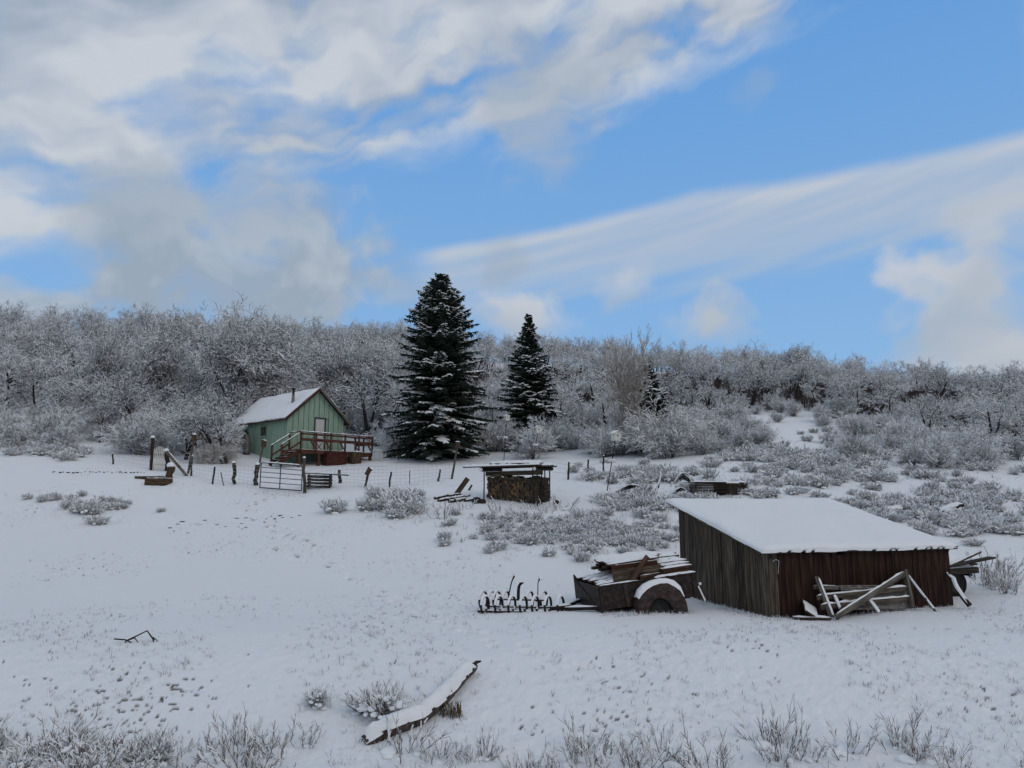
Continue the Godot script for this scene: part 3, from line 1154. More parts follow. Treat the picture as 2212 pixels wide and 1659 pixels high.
func make_forest() -> void:
	var r := RandomNumberGenerator.new()
	r.seed = 2024
	var oaks := []
	for i in 10:
		oaks.append(oak(100 + i * 7, 4.6, i % 3))
	var big := [big_oak(311), big_oak(322)]
	# the tall old oaks behind the cabin
	for q in [[475, 948, 51.0, 652, 0], [350, 945, 52.5, 664, 1], [585, 950, 54.0, 672, 1], [240, 925, 55.0, 690, 0], [700, 940, 56.0, 700, 0], [820, 935, 58.0, 708, 1]]:
		var at := grounded(P(q[0], q[1], q[2]))
		var high := P(q[0], q[3], q[2]).y - at.y
		var kit: Array = big[q[4]]
		plant(kit, "tall_oak", "tall dark limbed oak under snow rising behind the green cabin", "tree", at, r.randf() * TAU, high / kit_top(kit), "tall oaks behind the green cabin", M.bark, M.twig)
	# the hillside wood
	var spots := []
	var grid := {}
	var tries := 0
	while tries < 26000 and spots.size() < 900:
		tries += 1
		var d := sqrt(lerpf(38.0 * 38.0, 104.0 * 104.0, r.randf()))
		var x := r.randf_range(-0.84, 0.84) * d
		var p := grounded(Vector3(x, 0, -d))
		var s := proj(p)
		var front := wood_front(s.x) + 2.0 * patchy.get_noise_2d(x, d)
		if d < front or (s.x > 1640 and s.x < 1790 and s.y > 912):
			continue
		var gap := (2.5 if s.x < 900.0 else 2.9) if d < 75.0 else 2.8
		var key := Vector2i(floori(p.x / 3.0), floori(p.z / 3.0))
		var ok := true
		for i in range(-1, 2):
			for j in range(-1, 2):
				for q in grid.get(key + Vector2i(i, j), []):
					if Vector2(q.x - p.x, q.z - p.z).length() < gap:
						ok = false
		if not ok:
			continue
		if not grid.has(key):
			grid[key] = []
		grid[key].append(p)
		spots.append(p)
	spots.sort_custom(func(a, b): return a.z > b.z)
	var far := []
	for i in spots.size():
		var p: Vector3 = spots[i]
		var left := proj(p).x < 900.0
		var high := r.randf_range(3.4, 6.0) if left else r.randf_range(2.6, 4.9)
		if -p.z > 80.0:
			high *= 0.9
		var kit: Array = oaks[r.randi() % oaks.size()]
		var sc := high / kit_top(kit)
		if i < 290:
			var su := proj(p).x
			var label := "small snow laden oak on the slope above the discarded logs"
			if su < 230:
				label = "crooked snow laden oak in the wood left of the tall oaks"
			elif su < 520:
				label = "crooked snow laden oak in the wood behind the picket gate"
			elif su < 780:
				label = "crooked snow laden oak uphill behind the green cabin's roof"
			elif su < 960:
				label = "crooked snow laden oak behind the tallest spruce"
			elif su < 1150:
				label = "small snow laden oak between and behind the two spruces"
			elif su < 1330:
				label = "small snow laden oak between the slender spruce and the bare tree"
			elif su < 1500:
				label = "small snow laden oak uphill behind the pale bare tree"
			elif su < 1850:
				label = "small snow laden oak on the hillside above the plank shed"
			var group := "oaks: " + label
			plant(kit, "oak_tree", label, "tree", p, r.randf() * TAU, sc * 1.05, group, M.bark, [M.twig, M.dark_twig, M.brown_twig][i % 3], 0.95)
		else:
			far.append([p, sc])
	# the rest of the wood up to the ridge, one mass
	var wood := Node3D.new()
	wood.name = "distant_wood"
	add_child(wood)
	tag(wood, "distant mass of snow covered oaks along the ridge", "wood")
	wood.set_meta("kind", "stuff")
	for k in oaks.size():
		var mine := []
		for i in far.size():
			if i % oaks.size() == k:
				mine.append(far[i])
		var turns := []
		for q in mine:
			turns.append(r.randf() * TAU)
		for layer in 3:
			var mm := MultiMesh.new()
			mm.transform_format = MultiMesh.TRANSFORM_3D
			mm.mesh = oaks[k][layer]
			mm.instance_count = mine.size()
			for i in mine.size():
				mm.set_instance_transform(i, Transform3D(Basis(Vector3.UP, turns[i]).scaled(Vector3.ONE * mine[i][1]), mine[i][0]))
			var o := MultiMeshInstance3D.new()
			o.name = ["trunks", "crowns", "snow"][layer]
			o.multimesh = mm
			o.material_override = [M.bark, M.twig, M.twig_snow][layer]
			o.set_meta("kind", "stuff")
			wood.add_child(o, true)
	# the leaning snow laden tree left of the cabin and its neighbours
	for q in [[400, 985, 40.5, 850, 3], [300, 980, 42.0, 868, 5], [440, 985, 40.5, 862, 1], [215, 965, 45.0, 858, 2], [130, 968, 46.0, 885, 4], [55, 962, 48.0, 880, 6], [492, 985, 40.0, 868, 7]]:
		var at := grounded(P(q[0], q[1], q[2]))
		var high := P(q[0], q[3], q[2]).y - at.y
		var kit: Array = oaks[q[4]]
		plant(kit, "young_oak", "low bushy snow laden oak at the wood edge left of the cabin", "tree", at, r.randf() * TAU, high / kit_top(kit) * 1.15, "young oaks at the wood edge", M.bark, M.twig, 0.87)
	# thickets at the foot of the hill
	var thick := [thicket(51, false), thicket(52, false), thicket(53, false)]
	for q in [[1100, 1600, 905, 985, 46], [1050, 1450, 950, 1000, 22], [1500, 2212, 880, 930, 44], [1500, 1660, 930, 975, 20], [1800, 2212, 930, 1015, 44], [-40, 260, 865, 975, 44], [260, 500, 880, 985, 26], [740, 880, 895, 985, 22], [1030, 1110, 870, 985, 16]]:
		for i in q[4]:
			var p := G(r.randf_range(q[0], q[1]), r.randf_range(q[2], q[3]))
			var s := proj(p)
			if s.x > 1660 and s.x < 1770 and s.y > 915:
				continue
			if s.x > 480 and s.x < 840 and -p.z < 48.5:
				continue
			var kit: Array = thick[i % 3]
			plant(kit, "thicket_shrub", thicket_label(s.x), "shrub", p, r.randf() * TAU, r.randf_range(0.4, 1.1) if s.x < 1500 else r.randf_range(0.35, 0.8), "thicket: " + thicket_label(s.x), M.bark, M.twig)
	var pale := thicket(61, true)
	for q in [[1430, 985, 43.0, 850], [1455, 978, 44.0, 880], [455, 1000, 39.5, 945], [490, 995, 40.5, 950], [430, 1003, 39.0, 960]]:
		var at := grounded(P(q[0], q[1], q[2]))
		var high := P(q[0], q[3], q[2]).y - at.y
		plant(pale, "bare_shrub", "fine twigged brownish bare shrub standing beside the pale bare tree" if q[0] > 900 else "fine twigged brownish bare shrub by the cabin's windowed wall", "shrub", at, r.randf() * TAU, high / kit_top(pale), "fine twigged bare shrubs", M.pale_twig, M.pale_twig)
	# spruces
	var a := grounded(P(947, 990, 46.0))
	var big_high := P(947, 597, 46.0).y - a.y
	plant(spruce(7, big_high, [[0.0, 2.8], [0.06, 3.3], [0.25, 3.05], [0.5, 2.75], [0.72, 2.0], [0.86, 1.2], [0.95, 0.55], [1.0, 0.1]], 1.0), "spruce_tree", "tallest dark spruce with snow on its boughs beside the cabin", "tree", a, 0.4, 1.0, "", M.bark, M.needles)
	var b := grounded(P(1143, 962, 51.0))
	var mid_high := P(1143, 683, 51.0).y - b.y
	plant(spruce(8, mid_high, [[0.0, 2.2], [0.1, 2.6], [0.3, 2.2], [0.55, 1.5], [0.8, 0.72], [0.93, 0.26], [1.0, 0.03]], 0.9), "spruce_tree", "slender pointed spruce behind the birdhouse poles", "tree", b, 1.1, 1.0, "", M.bark, M.needles)
	var c := grounded(P(1398, 958, 49.0))
	var low_high := P(1398, 785, 49.0).y - c.y
	plant(spruce(9, low_high, [[0.0, 1.7], [0.12, 2.2], [0.5, 1.45], [0.8, 0.65], [1.0, 0.05]], 0.9), "spruce_tree", "small dark spruce half hidden behind the pale bare tree", "tree", c, 2.0, 1.0, "", M.bark, M.needles)
	var e := grounded(P(1352, 985, 45.5))
	var aspen_kit := aspen(17)
	plant(aspen_kit, "bare_tree", "pale bare upright tree with fine frosted twigs", "tree", e, 0.0, (P(1360, 706, 45.5).y - e.y) / kit_top(aspen_kit), "", M.pale_twig, M.pale_twig)


func near_buildings(p: Vector3) -> bool:          # in the shed, the trailer or the wagon
	var q := Transform3D(Basis(Vector3.UP, 0.2714), Vector3(5.389, 0, -15.3)).affine_inverse() * p
	return (q.x > -0.7 and q.x < 5.3 and q.z > -4.3 and q.z < 2.0) or (q.x > -4.5 and q.x < 0.0 and q.z > -2.6 and q.z < 2.0) or (q.x > 4.5 and q.x < 7.3 and q.z > -2.8 and q.z < 0.5)


func make_shrubs() -> void:
	var r := RandomNumberGenerator.new()
	r.seed = 909
	var kits := []
	for i in 6:
		kits.append(sage(400 + i, false))
	var wilds := []
	for i in 5:
		wilds.append(sage(500 + i, true))
	var nears := []
	for i in 4:
		nears.append(sage(600 + i, false, true))
	# centre, half size, count, scale range, label, group
	for q in [
		["sagebrush", 855, 1098, 95, 24, 26, 0.8, 1.3, "snow covered sagebrush in the round clump before the wire fence", "sagebrush clump before the wire fence"],
		["low_brush", 1250, 1150, 220, 48, 240, 0.4, 0.75, "low snow covered brush in the patch between firewood shelter and shed", "brush patch below the firewood shelter"],
		["field_brush", 1390, 1095, 90, 32, 50, 0.5, 0.95, "low snow covered brush between the leaning birdhouse pole and the shed", "brush patch by the birdhouse pole"],
		["field_brush", 1400, 1030, 130, 26, 60, 0.7, 1.2, "snow covered brush around the bent branch heaps", "brush around the branch heaps"],
		["hillside_brush", 1800, 1005, 260, 50, 150, 0.7, 1.3, "low snow covered brush on the hillside above the plank shed", "brush on the hillside"],
		["hillside_brush", 2090, 1090, 120, 55, 75, 0.6, 1.1, "snow covered brush between the discarded logs behind the shed", "brush behind the shed"],
		["hillside_brush", 2100, 1000, 130, 30, 40, 0.7, 1.2, "snow covered brush on the slope above the discarded logs", "brush above the discarded logs"],
		["shed_brush", 1900, 1105, 150, 34, 90, 0.5, 0.9, "low snow covered brush close behind the shed's snowy roof", "brush close behind the shed"],
		["shed_brush", 2110, 1135, 110, 34, 60, 0.5, 0.95, "low snow covered brush between the shed and the slanting log", "brush beside the slanting log"],
		["shed_brush", 1520, 1085, 80, 16, 30, 0.5, 0.8, "low snow covered brush at the shed's back corner", "brush at the shed's back corner"],
		["slope_brush", 1640, 985, 120, 38, 90, 0.6, 1.1, "snow covered brush on the slope between the bare tree and the shed", "brush on the slope behind the shed"],
		["slope_brush", 1990, 950, 170, 30, 70, 0.7, 1.2, "snow covered brush just below the oaks on the right slope", "brush below the oaks"],
		["slope_brush", 1760, 1045, 200, 18, 50, 0.5, 0.9, "low snow covered brush between the tubs and the discarded logs", "brush between tubs and logs"],
		["sagebrush", 1660, 1072, 130, 7, 20, 0.5, 0.8, "snow covered sagebrush along the back of the shed roof", "sagebrush behind the shed"],
		["sagebrush", 190, 1108, 65, 18, 13, 0.6, 1.1, "dark snow capped sagebrush in the small patch on the open field", "sagebrush on the open field"],
		["sagebrush", 110, 1078, 85, 10, 10, 0.45, 0.7, "dark snow capped sagebrush in the small patch on the open field", "sagebrush on the open field"],
		["sagebrush", 250, 1100, 70, 14, 8, 0.45, 0.7, "dark snow capped sagebrush in the small patch on the open field", "sagebrush on the open field"],
		["sagebrush", 110, 980, 130, 16, 36, 0.7, 1.2, "snow covered sagebrush along the wood edge left of the picket gate", "sagebrush along the wood edge"]]:
		for i in q[5]:
			var a := r.randf() * TAU
			var l := minf(absf(r.randfn(0.0, 0.62)), 1.45)
			var u: float = q[1] + cos(a) * l * q[3]
			var v: float = q[2] + sin(a) * l * q[4]
			var p := G(u, v)
			if (u > 1010 and u < 1235 and v < 1100) or near_buildings(p):
				continue
			shrub(kits[r.randi() % 6], q[0], q[8], p - Vector3(0, 0.03, 0), r.randf() * TAU, r.randf_range(q[6], q[7]), q[9], r.randf_range(0.7, 1.05))
	for q in [[830, 1545, 0.95], [800, 1540, 0.8], [685, 1525, 0.6]]:
		shrub(nears[int(q[0]) % 4], "sagebrush", "dark snow clotted sagebrush on the bank beside the fallen log", G(q[0], q[1]), r.randf() * TAU, q[2], "sagebrush on the bank", 0.8)
	for i in 14:
		shrub(nears[i % 4], "sagebrush", "thick snow clotted sagebrush at the foot of the bank, left of the log", G(r.randf_range(-30, 420), r.randf_range(1625, 1690)), r.randf() * TAU, r.randf_range(0.5, 0.85), "sagebrush at the foot of the bank", 0.85)
	for i in 56:
		var u := r.randf_range(-20, 2230)
		if u > 740 and u < 960 and i % 3:
			continue
		var p := G(u, r.randf_range(1612, 1690) - 14.0 * sin(u * 0.004))
		shrub(wilds[i % 5], "twiggy_weed", "thin dry weed at the bank's foot, left of the fallen log" if u < 740 else ("thin dry weed at the bank's foot below the fallen log" if u < 1120 else "thin dry weed at the bank's foot in line with trailer and shed"), p, r.randf() * TAU, r.randf_range(0.3, 0.85), "dry weeds at the foot of the bank", r.randf_range(0.9, 1.3))
	for i in 9:
		shrub(wilds[i % 5], "twiggy_weed", "thin dry weed beside the old wagon wheel", G(r.randf_range(2105, 2200), r.randf_range(1230, 1290)), r.randf() * TAU, r.randf_range(0.7, 1.2), "dry weeds by the wagon", 1.1)
	for q in [[1000, 1098], [1080, 1108], [1130, 1118], [1180, 1108], [960, 1118], [1050, 1130], [1210, 1100], [1150, 1098]]:
		shrub(wilds[int(q[0]) % 5], "twiggy_weed", "thin dry weed in the snow before the firewood shelter", G(q[0], q[1]), r.randf() * TAU, r.randf_range(0.8, 1.3), "dry weeds by the firewood", 1.0)


func make_undergrowth() -> void:                # brown leafless saplings standing in the snow under the oaks, past counting
	var r := RandomNumberGenerator.new()
	r.seed = 77001
	var o := Node3D.new()
	o.name = "undergrowth"
	add_child(o)
	tag(o, "brown leafless saplings standing in the snow under the oaks", "undergrowth")
	o.set_meta("kind", "stuff")
	for k in 3:
		var g := MB.new()
		for i in 26:
			var p := Vector3(r.randf_range(-0.7, 0.7), -0.1, r.randf_range(-0.7, 0.7))
			var q := p + Vector3(r.randf_range(-0.2, 0.2), r.randf_range(0.4, 1.1), r.randf_range(-0.2, 0.2))
			g.col = [Color(0.075, 0.06, 0.052), Color(0.05, 0.043, 0.04), Color(0.11, 0.08, 0.062)][i % 3]
			g.seg(p, q, 0.011, 0.006, 3)
			for e in 4:
				var f := p.lerp(q, r.randf_range(0.35, 0.95))
				g.seg(f, f + Vector3(r.randf_range(-0.25, 0.25), r.randf_range(0.05, 0.3), r.randf_range(-0.25, 0.25)), 0.006, 0.003, 3)
		var mine := []
		for i in 1200:
			var d := r.randf_range(45.0, 78.0)
			var x := r.randf_range(-0.8, 0.8) * d
			if d > wood_front(1106.0 + FOCAL * x / (d * 1.01)) + 1.5:
				mine.append(grounded(Vector3(x, 0, -d)))
		var mm := MultiMesh.new()
		mm.transform_format = MultiMesh.TRANSFORM_3D
		mm.mesh = g.mesh()
		mm.instance_count = mine.size()
		for i in mine.size():
			mm.set_instance_transform(i, Transform3D(Basis(Vector3.UP, r.randf() * TAU).scaled(Vector3.ONE * r.randf_range(0.6, 1.3)), mine[i]))
		var m := MultiMeshInstance3D.new()
		m.name = "saplings"
		m.multimesh = mm
		m.material_override = M.shrub
		m.set_meta("kind", "stuff")
		o.add_child(m, true)


func make_grass() -> void:
	var r := RandomNumberGenerator.new()
	r.seed = 4321
	var where := []
	for i in 5200:
		var d := r.randf_range(7.6, 13.6)
		var p := Vector3(r.randf_range(-0.8, 0.8) * d, 0, -d)
		if patchy.get_noise_2d(p.x * 1.3 + 50.0, p.z * 1.3) + r.randf_range(-0.2, 0.2) > 0.02:
			where.append(p)
	for i in 20000:
		var d := r.randf_range(12.5, 36.0)
		var p := Vector3(r.randf_range(-0.8, 0.8) * d, 0, -d)
		if patchy.get_noise_2d(p.x, p.z) + r.randf_range(-0.2, 0.2) > 0.16:
			where.append(p)
	for q in [[1666, 1338, 2054, 1310], [1300, 1330, 1500, 1322], [1510, 1300, 1660, 1338], [560, 1066, 660, 1070], [780, 1052, 990, 1048], [1050, 1082, 1190, 1094], [1220, 1035, 1310, 1022]]:
		for i in 160:
			var t := r.randf()
			where.append(G(lerpf(q[0], q[2], t) + r.randf_range(-8, 8), lerpf(q[1], q[3], t) + r.randf_range(-4, 5)))
	var tall := where.size()
	for q in [[1250, 1150, 230, 46, 420], [1400, 1080, 100, 36, 160], [1270, 1035, 50, 8, 90], [2080, 1070, 130, 60, 260], [1750, 1000, 240, 40, 260], [2150, 1265, 50, 22, 60], [850, 1100, 110, 28, 90]]:
		for i in q[4]:
			var u := r.randfn(q[0], q[2] * 0.55)
			var v := r.randfn(q[1], q[3] * 0.55)
			var gp := G(u, v)
			if not ((u > 1010 and u < 1235 and v < 1096) or near_buildings(gp)):
				where.append(gp)
	var o := Node3D.new()
	o.name = "dry_grass"
	add_child(o)
	tag(o, "dry grass tips poking through the snow across the field", "grass")
	o.set_meta("kind", "stuff")
	for k in 4:
		var mm := MultiMesh.new()
		mm.transform_format = MultiMesh.TRANSFORM_3D
		var size := []
		mm.mesh = tuft(30 + k, [0.4, 0.65, 0.8, 0.55][k])
		var mine := []
		for i in where.size():
			if i % 4 == k:
				mine.append(where[i])
				size.append(3.2 if i >= tall else 1.0)
		mm.instance_count = mine.size()
		for i in mine.size():
			var s := r.randf_range(0.35, 0.9) if -mine[i].z < 14.0 else r.randf_range(0.25, 0.75)
			mm.set_instance_transform(i, Transform3D(Basis(Vector3.UP, r.randf() * TAU).scaled(Vector3.ONE * s * size[i]), grounded(mine[i])))
		var m := MultiMeshInstance3D.new()
		m.name = "tufts"
		m.multimesh = mm
		m.material_override = M.shrub
		m.set_meta("kind", "stuff")
		o.add_child(m, true)


# ---------------------------------------------------------------- the things people built
func zz(ox: float, oy: float, k: float, x: float, y: float) -> Vector2:
	return Vector2((ox + x * k) * 0.72, (oy + y * k) * 0.72)


func z1(x: float, y: float) -> Vector2: return zz(400, 1100, 0.36166, x, y)
func z2(x: float, y: float) -> Vector2: return zz(1150, 1280, 0.27125, x, y)
func z4(x: float, y: float) -> Vector2: return zz(2200, 1450, 0.39421, x, y)
func z5(x: float, y: float) -> Vector2: return zz(1700, 1250, 0.27125, x, y)
func z6(x: float, y: float) -> Vector2: return zz(1100, 780, 0.45208, x, y)
func z8(x: float, y: float) -> Vector2: return zz(1420, 1700, 0.13562, x, y)


func upright(base: Vector2, tip: Vector2) -> Array:          # foot on the ground, tip at the same distance
	var a := G(base.x, base.y)
	var b := P(tip.x, tip.y, -a.z)
	return [a - (b - a).normalized() * 0.12, b]


func snow_roof(parent: Node3D, p: Vector3, ex: Vector3, ey: Vector3, high: float, nx: int, ny: int, rag := 0.05) -> void:   # a blanket of snow on a sloping rectangle
	var g := []
	var nrm := ex.cross(ey).normalized()
	if nrm.y < 0.0:
		nrm = -nrm
	var lx := ex.length()
	var ly := ey.length()
	for i in nx + 3:
		var fx := clampf(float(i - 1) / nx, 0.0, 1.0)
		var row := []
		for j in ny + 3:
			var fy := clampf(float(j - 1) / ny, 0.0, 1.0)
			var rim := i == 0 or j == 0 or i == nx + 2 or j == ny + 2
			var e := minf(minf(fx, 1.0 - fx) * lx, minf(fy, 1.0 - fy) * ly)
			var h := high * (0.55 + 0.45 * smoothstep(0.0, 0.14, e)) + 0.012 * fine.get_noise_2d(fx * lx * 40.0, fy * ly * 40.0) + 0.05 * bump.get_noise_2d(fx * lx * 40.0, fy * ly * 40.0)
			var out := Vector3.ZERO
			if fy <= 0.0:
				out -= ey.normalized() * (rag * (0.6 + 1.2 * fine.get_noise_2d(fx * lx * 26.0, 70.0) + 1.3 * bump.get_noise_2d(fx * lx * 45.0, 20.0)))
			row.append(p + ex * fx + ey * fy + out + nrm * (-0.01 if rim else h))
		g.append(row)
	var mb := MB.new()
	mb.sheet(g)
	for i in mb.n.size():
		if mb.n[i].dot(nrm) < 0.0:
			mb.n[i] = -mb.n[i]
	build(mb, "snow", M.snow, parent)


func make_shed() -> void:
	var at := Vector3(5.389, 0.06, -15.3)
	var o := thing("plank_shed", "low weathered plank shed with a snow covered slanting roof", "shed", at, 0.2714)
	var wide := 4.74
	var deep := 3.75
	var rise := func(z: float) -> float: return 1.43 + 0.93 * (-z / deep)
	# corner posts and rails inside
	for c in [[0.09, -0.09], [wide - 0.09, -0.09], [0.09, -deep + 0.09], [wide - 0.09, -deep + 0.09]]:
		board("corner_post", Vector3(c[0], -0.1, c[1]), Vector3(c[0], rise.call(c[1]) - 0.08, c[1]), 0.1, 0.1, M.post, o)
	# front wall: red brown boards with ragged tops and feet
	var x := 0.0
	var i := 0
	while x < wide - 0.04:
		var w := minf(rng.randf_range(0.15, 0.235), wide - x)
		var top := 1.40 + rng.randf_range(-0.035, 0.02)
		if x > 1.3 and x < 1.75:
			top -= 0.05
		var mb := MB.new()
		mb.slab([Vector2(0.006, rng.randf_range(-0.12, -0.04)), Vector2(w - 0.006, rng.randf_range(-0.12, -0.04)), Vector2(w - 0.006, top + rng.randf_range(-0.02, 0.02)), Vector2(0.006, top)], 0.0, 0.025)
		var b := build(mb, "front_board", M.brown_board[rng.randi() % 5] if i > 0 else M.grey_board[1], o)
		b.position = Vector3(x, 0, rng.randf_range(-0.006, 0.006))
		x += w
		i += 1
	# left wall: grey boards rising towards the back
	var z := 0.0
	while z < deep - 0.05:
		var w := minf(rng.randf_range(0.16, 0.29), deep - z)
		var mb := MB.new()
		mb.slab([Vector2(0.005, rng.randf_range(-0.15, -0.05)), Vector2(w - 0.005, rng.randf_range(-0.15, -0.05)), Vector2(w - 0.005, rise.call(-z - w) - 0.02), Vector2(0.005, rise.call(-z) - 0.02)], -0.014, 0.014)
		var b := build(mb, "side_board", M.grey_board[rng.randi() % 5], o)
		b.position = Vector3(rng.randf_range(-0.012, 0.012), 0, -z)
		b.rotation.y = PI / 2
		z += w
	# the two walls out of sight
	var rw := MB.new()
	rw.slab([Vector2(0, -0.1), Vector2(deep, -0.1), Vector2(deep, rise.call(-deep) - 0.03), Vector2(0, rise.call(0) - 0.03)], -0.012, 0.012)
	var right := build(rw, "right_wall", M.grey_board[2], o)
	right.position = Vector3(wide, 0, 0)
	right.rotation.y = PI / 2
	var bw := MB.new()
	bw.slab([Vector2(0, -0.1), Vector2(wide, -0.1), Vector2(wide, rise.call(-deep) - 0.03), Vector2(0, rise.call(-deep) - 0.03)], -0.012, 0.012)
	build(bw, "back_wall", M.grey_board[0], o).position.z = -deep
	# roof
	var p := Vector3(-0.26, rise.call(0.14), 0.14)
	var ex := Vector3(wide + 0.40, 0, 0)
	var ey: Vector3 = Vector3(0, rise.call(-deep - 0.22), -deep - 0.22) - Vector3(0, rise.call(0.14), 0.14)
	var roof := Node3D.new()
	roof.name = "roof"
	o.add_child(roof)
	for k in 8:       # roof planks running along the eaves, seen at the left edge
		var f0 := k / 8.0
		var a := p + ey * (f0 + 0.0625) + Vector3(rng.randf_range(-0.03, 0.02), 0.0, 0.0)
		board("roof_plank", a, a + ex, ey.length() / 8.0 - 0.012, 0.035, M.grey_board[k % 5], roof, Vector3(0, deep, 0.93).normalized())
	for k in 4:
		var rx := lerpf(0.05, wide - 0.05, k / 3.0)
		board("rafter", Vector3(rx, rise.call(0.05) - 0.085, 0.05), Vector3(rx, rise.call(-deep - 0.15) - 0.085, -deep - 0.15), 0.05, 0.11, M.post, roof, Vector3.UP)
	snow_roof(roof, p + Vector3(0, 0.02, 0), ex, ey, 0.115, 46, 34)
	# bent wire hanging at the corner
	var hook := MB.new()
	var w0 := []
	for q in [[300, 600], [305, 588], [325, 580], [347, 590], [344, 640], [342, 690]]:
		var s := z4(q[0], q[1])
		w0.append(on_plane(s.x, s.y, at + Basis(Vector3.UP, 0.2714) * Vector3(0, 0, 0.05), Basis(Vector3.UP, 0.2714).z))
	hook.pipe(w0, [0.007, 0.007, 0.008, 0.008, 0.006, 0.005], 5)
	tag(build(hook, "bent_wire", M.frost_wire), "frosted bent wire hanging at the shed's front corner", "wire")


func in_front_of_shed(q: Vector2, off: float) -> Vector3:
	var b := Basis(Vector3.UP, 0.2714)
	return on_plane(q.x, q.y, Vector3(5.389, 0.13, -15.3) + b.z * off, b.z)


func make_shed_clutter() -> void:
	var face := Basis(Vector3.UP, 0.2714).z
	var g := thing("rail_gate", "broken grey rail gate leaning on the red brown shed wall", "gate", in_front_of_shed(z4(990, 960), 0.2))
	var rel := func(x: float, y: float, off: float) -> Vector3: return in_front_of_shed(z4(x, y), off) - g.position
	board("upright", rel.call(740, 1015, 0.55), rel.call(628, 712, 0.10), 0.06, 0.035, M.pale_board, g, face, 0.0)
	board("upright", rel.call(762, 1012, 0.57), rel.call(645, 712, 0.12), 0.05, 0.03, M.grey_board[2], g, face, 0.02)
	board("upright", rel.call(1370, 945, 0.42), rel.call(1312, 655, 0.08), 0.07, 0.035, M.pale_board, g, face)
	board("upright", rel.call(1352, 945, 0.40), rel.call(1300, 690, 0.09), 0.05, 0.03, M.grey_board[1], g, face)
	board("rail", rel.call(612, 790, 0.16), rel.call(800, 795, 0.16), 0.085, 0.025, M.pale_board, g, face, 0.015)
	board("rail", rel.call(640, 872, 0.30), rel.call(1320, 800, 0.22), 0.10, 0.025, M.grey_board[2], g, face, 0.04)
	board("rail", rel.call(668, 942, 0.42), rel.call(1350, 878, 0.30), 0.11, 0.025, M.grey_board[4], g, face, 0.05)
	board("stile", rel.call(812, 952, 0.47), rel.call(768, 850, 0.33), 0.07, 0.03, M.pale_board, g, face, 0.03)
	# loose boards
	var d := board("diagonal_plank", in_front_of_shed(z4(785, 1018), 0.72), in_front_of_shed(z4(1300, 688), 0.16), 0.115, 0.035, M.pale_board, null, face, 0.035)
	tag(d, "long grey plank propped diagonally across the broken rail gate", "plank")
	var l := board("ground_plank", in_front_of_shed(z4(452, 1024), 0.35), in_front_of_shed(z4(745, 1028), 0.66), 0.12, 0.05, M.grey_board[0], null, Vector3.UP, 0.04)
	tag(l, "snow covered plank lying at the foot of the shed wall", "plank")
	var s := board("short_stake", in_front_of_shed(z4(1110, 982), 0.6), in_front_of_shed(z4(1036, 888), 0.42), 0.07, 0.035, M.pale_board, null, face, 0.03)
	tag(s, "short snowy stake leaning on the middle of the broken gate", "stake")
	var pr := pole("prop_pole", in_front_of_shed(z4(1540, 978), 0.75), in_front_of_shed(z4(1330, 705), 0.06), 0.026, 0.02, M.pale_post, null, 0.3)
	tag(pr, "thin snow topped pole propped against the shed right of the gate", "pole")
	var a := pr.transform * Vector3(0, 0.05, 0)
	var b := pr.transform * Vector3(0, 1.0, 0)
	var pts := []
	for i in 9:
		pts.append(pr.transform.affine_inverse() * (a.lerp(pr.transform * Vector3(0, pr.mesh.get_aabb().size.y * 0.98, 0), i / 8.0) + Vector3(0, 0.02, 0)))
	var cs := MB.new()
	for i in 8:
		cs.seg(pts[i], pts[i + 1], 0.027, 0.026, 6)
	build(cs, "snow_cap", M.snow, pr)
	# corrugated sheets
	for q in [[800, 775, 1330, 772, 1340, 905, 850, 868, 0.10, "galvanised corrugated sheet behind the top of the broken gate"], [820, 868, 1340, 855, 1360, 955, 900, 965, 0.24, "lower galvanised corrugated sheet behind the broken gate's bottom rails"]]:
		var c := [in_front_of_shed(z4(q[0], q[1]), q[8]), in_front_of_shed(z4(q[2], q[3]), q[8]), in_front_of_shed(z4(q[4], q[5]), q[8] + 0.1), in_front_of_shed(z4(q[6], q[7]), q[8] + 0.1)]
		var grid := []
		for i in 49:
			var row := []
			var f := i / 48.0
			for j in 5:
				var e := j / 4.0
				var top: Vector3 = c[0].lerp(c[3], f)
				var bot: Vector3 = c[1].lerp(c[2], f)
				row.append(top.lerp(bot, e) + face * 0.012 * sin(f * 48.0 / 8.0 * TAU))
			grid.append(row)
		var mb := MB.new()
		mb.sheet(grid)
		tag(build(mb, "corrugated_sheet", M.zinc), q[9], "metal sheet")
	# snow dusted flat panel at the left foot
	var pa := board("flat_panel", in_front_of_shed(z4(600, 1005), 0.55), in_front_of_shed(z4(575, 915), 0.08), 0.3, 0.03, M.grey_board[3], null, face + Vector3(0, 0.6, 0), 0.03)
	tag(pa, "small snow dusted panel leaning at the shed wall's foot", "panel")
	# crooked branch at the right corner
	var br := []
	var rr := []
	for q in [[1628, 688, 0.12], [1672, 735, 0.2], [1700, 800, 0.3], [1745, 868, 0.42], [1800, 930, 0.55]]:
		var w := in_front_of_shed(z4(q[0], q[1]), q[2])
		br.append(w)
		rr.append(0.048)
	rr[4] = 0.06
	var o := thing("crooked_branch", "thick crooked snow topped branch leaning at the shed's right corner", "branch", br[4])
	var loc := []
	for w in br:
		loc.append(w - o.position)
	var bm := MB.new()
	bm.pipe(loc, rr, 8)
	build(bm, "wood", M.post, o)
	for i in loc.size():
		loc[i] += Vector3(0, 0.03, 0)
	snow_line(o, loc, 0.05, 0.055)


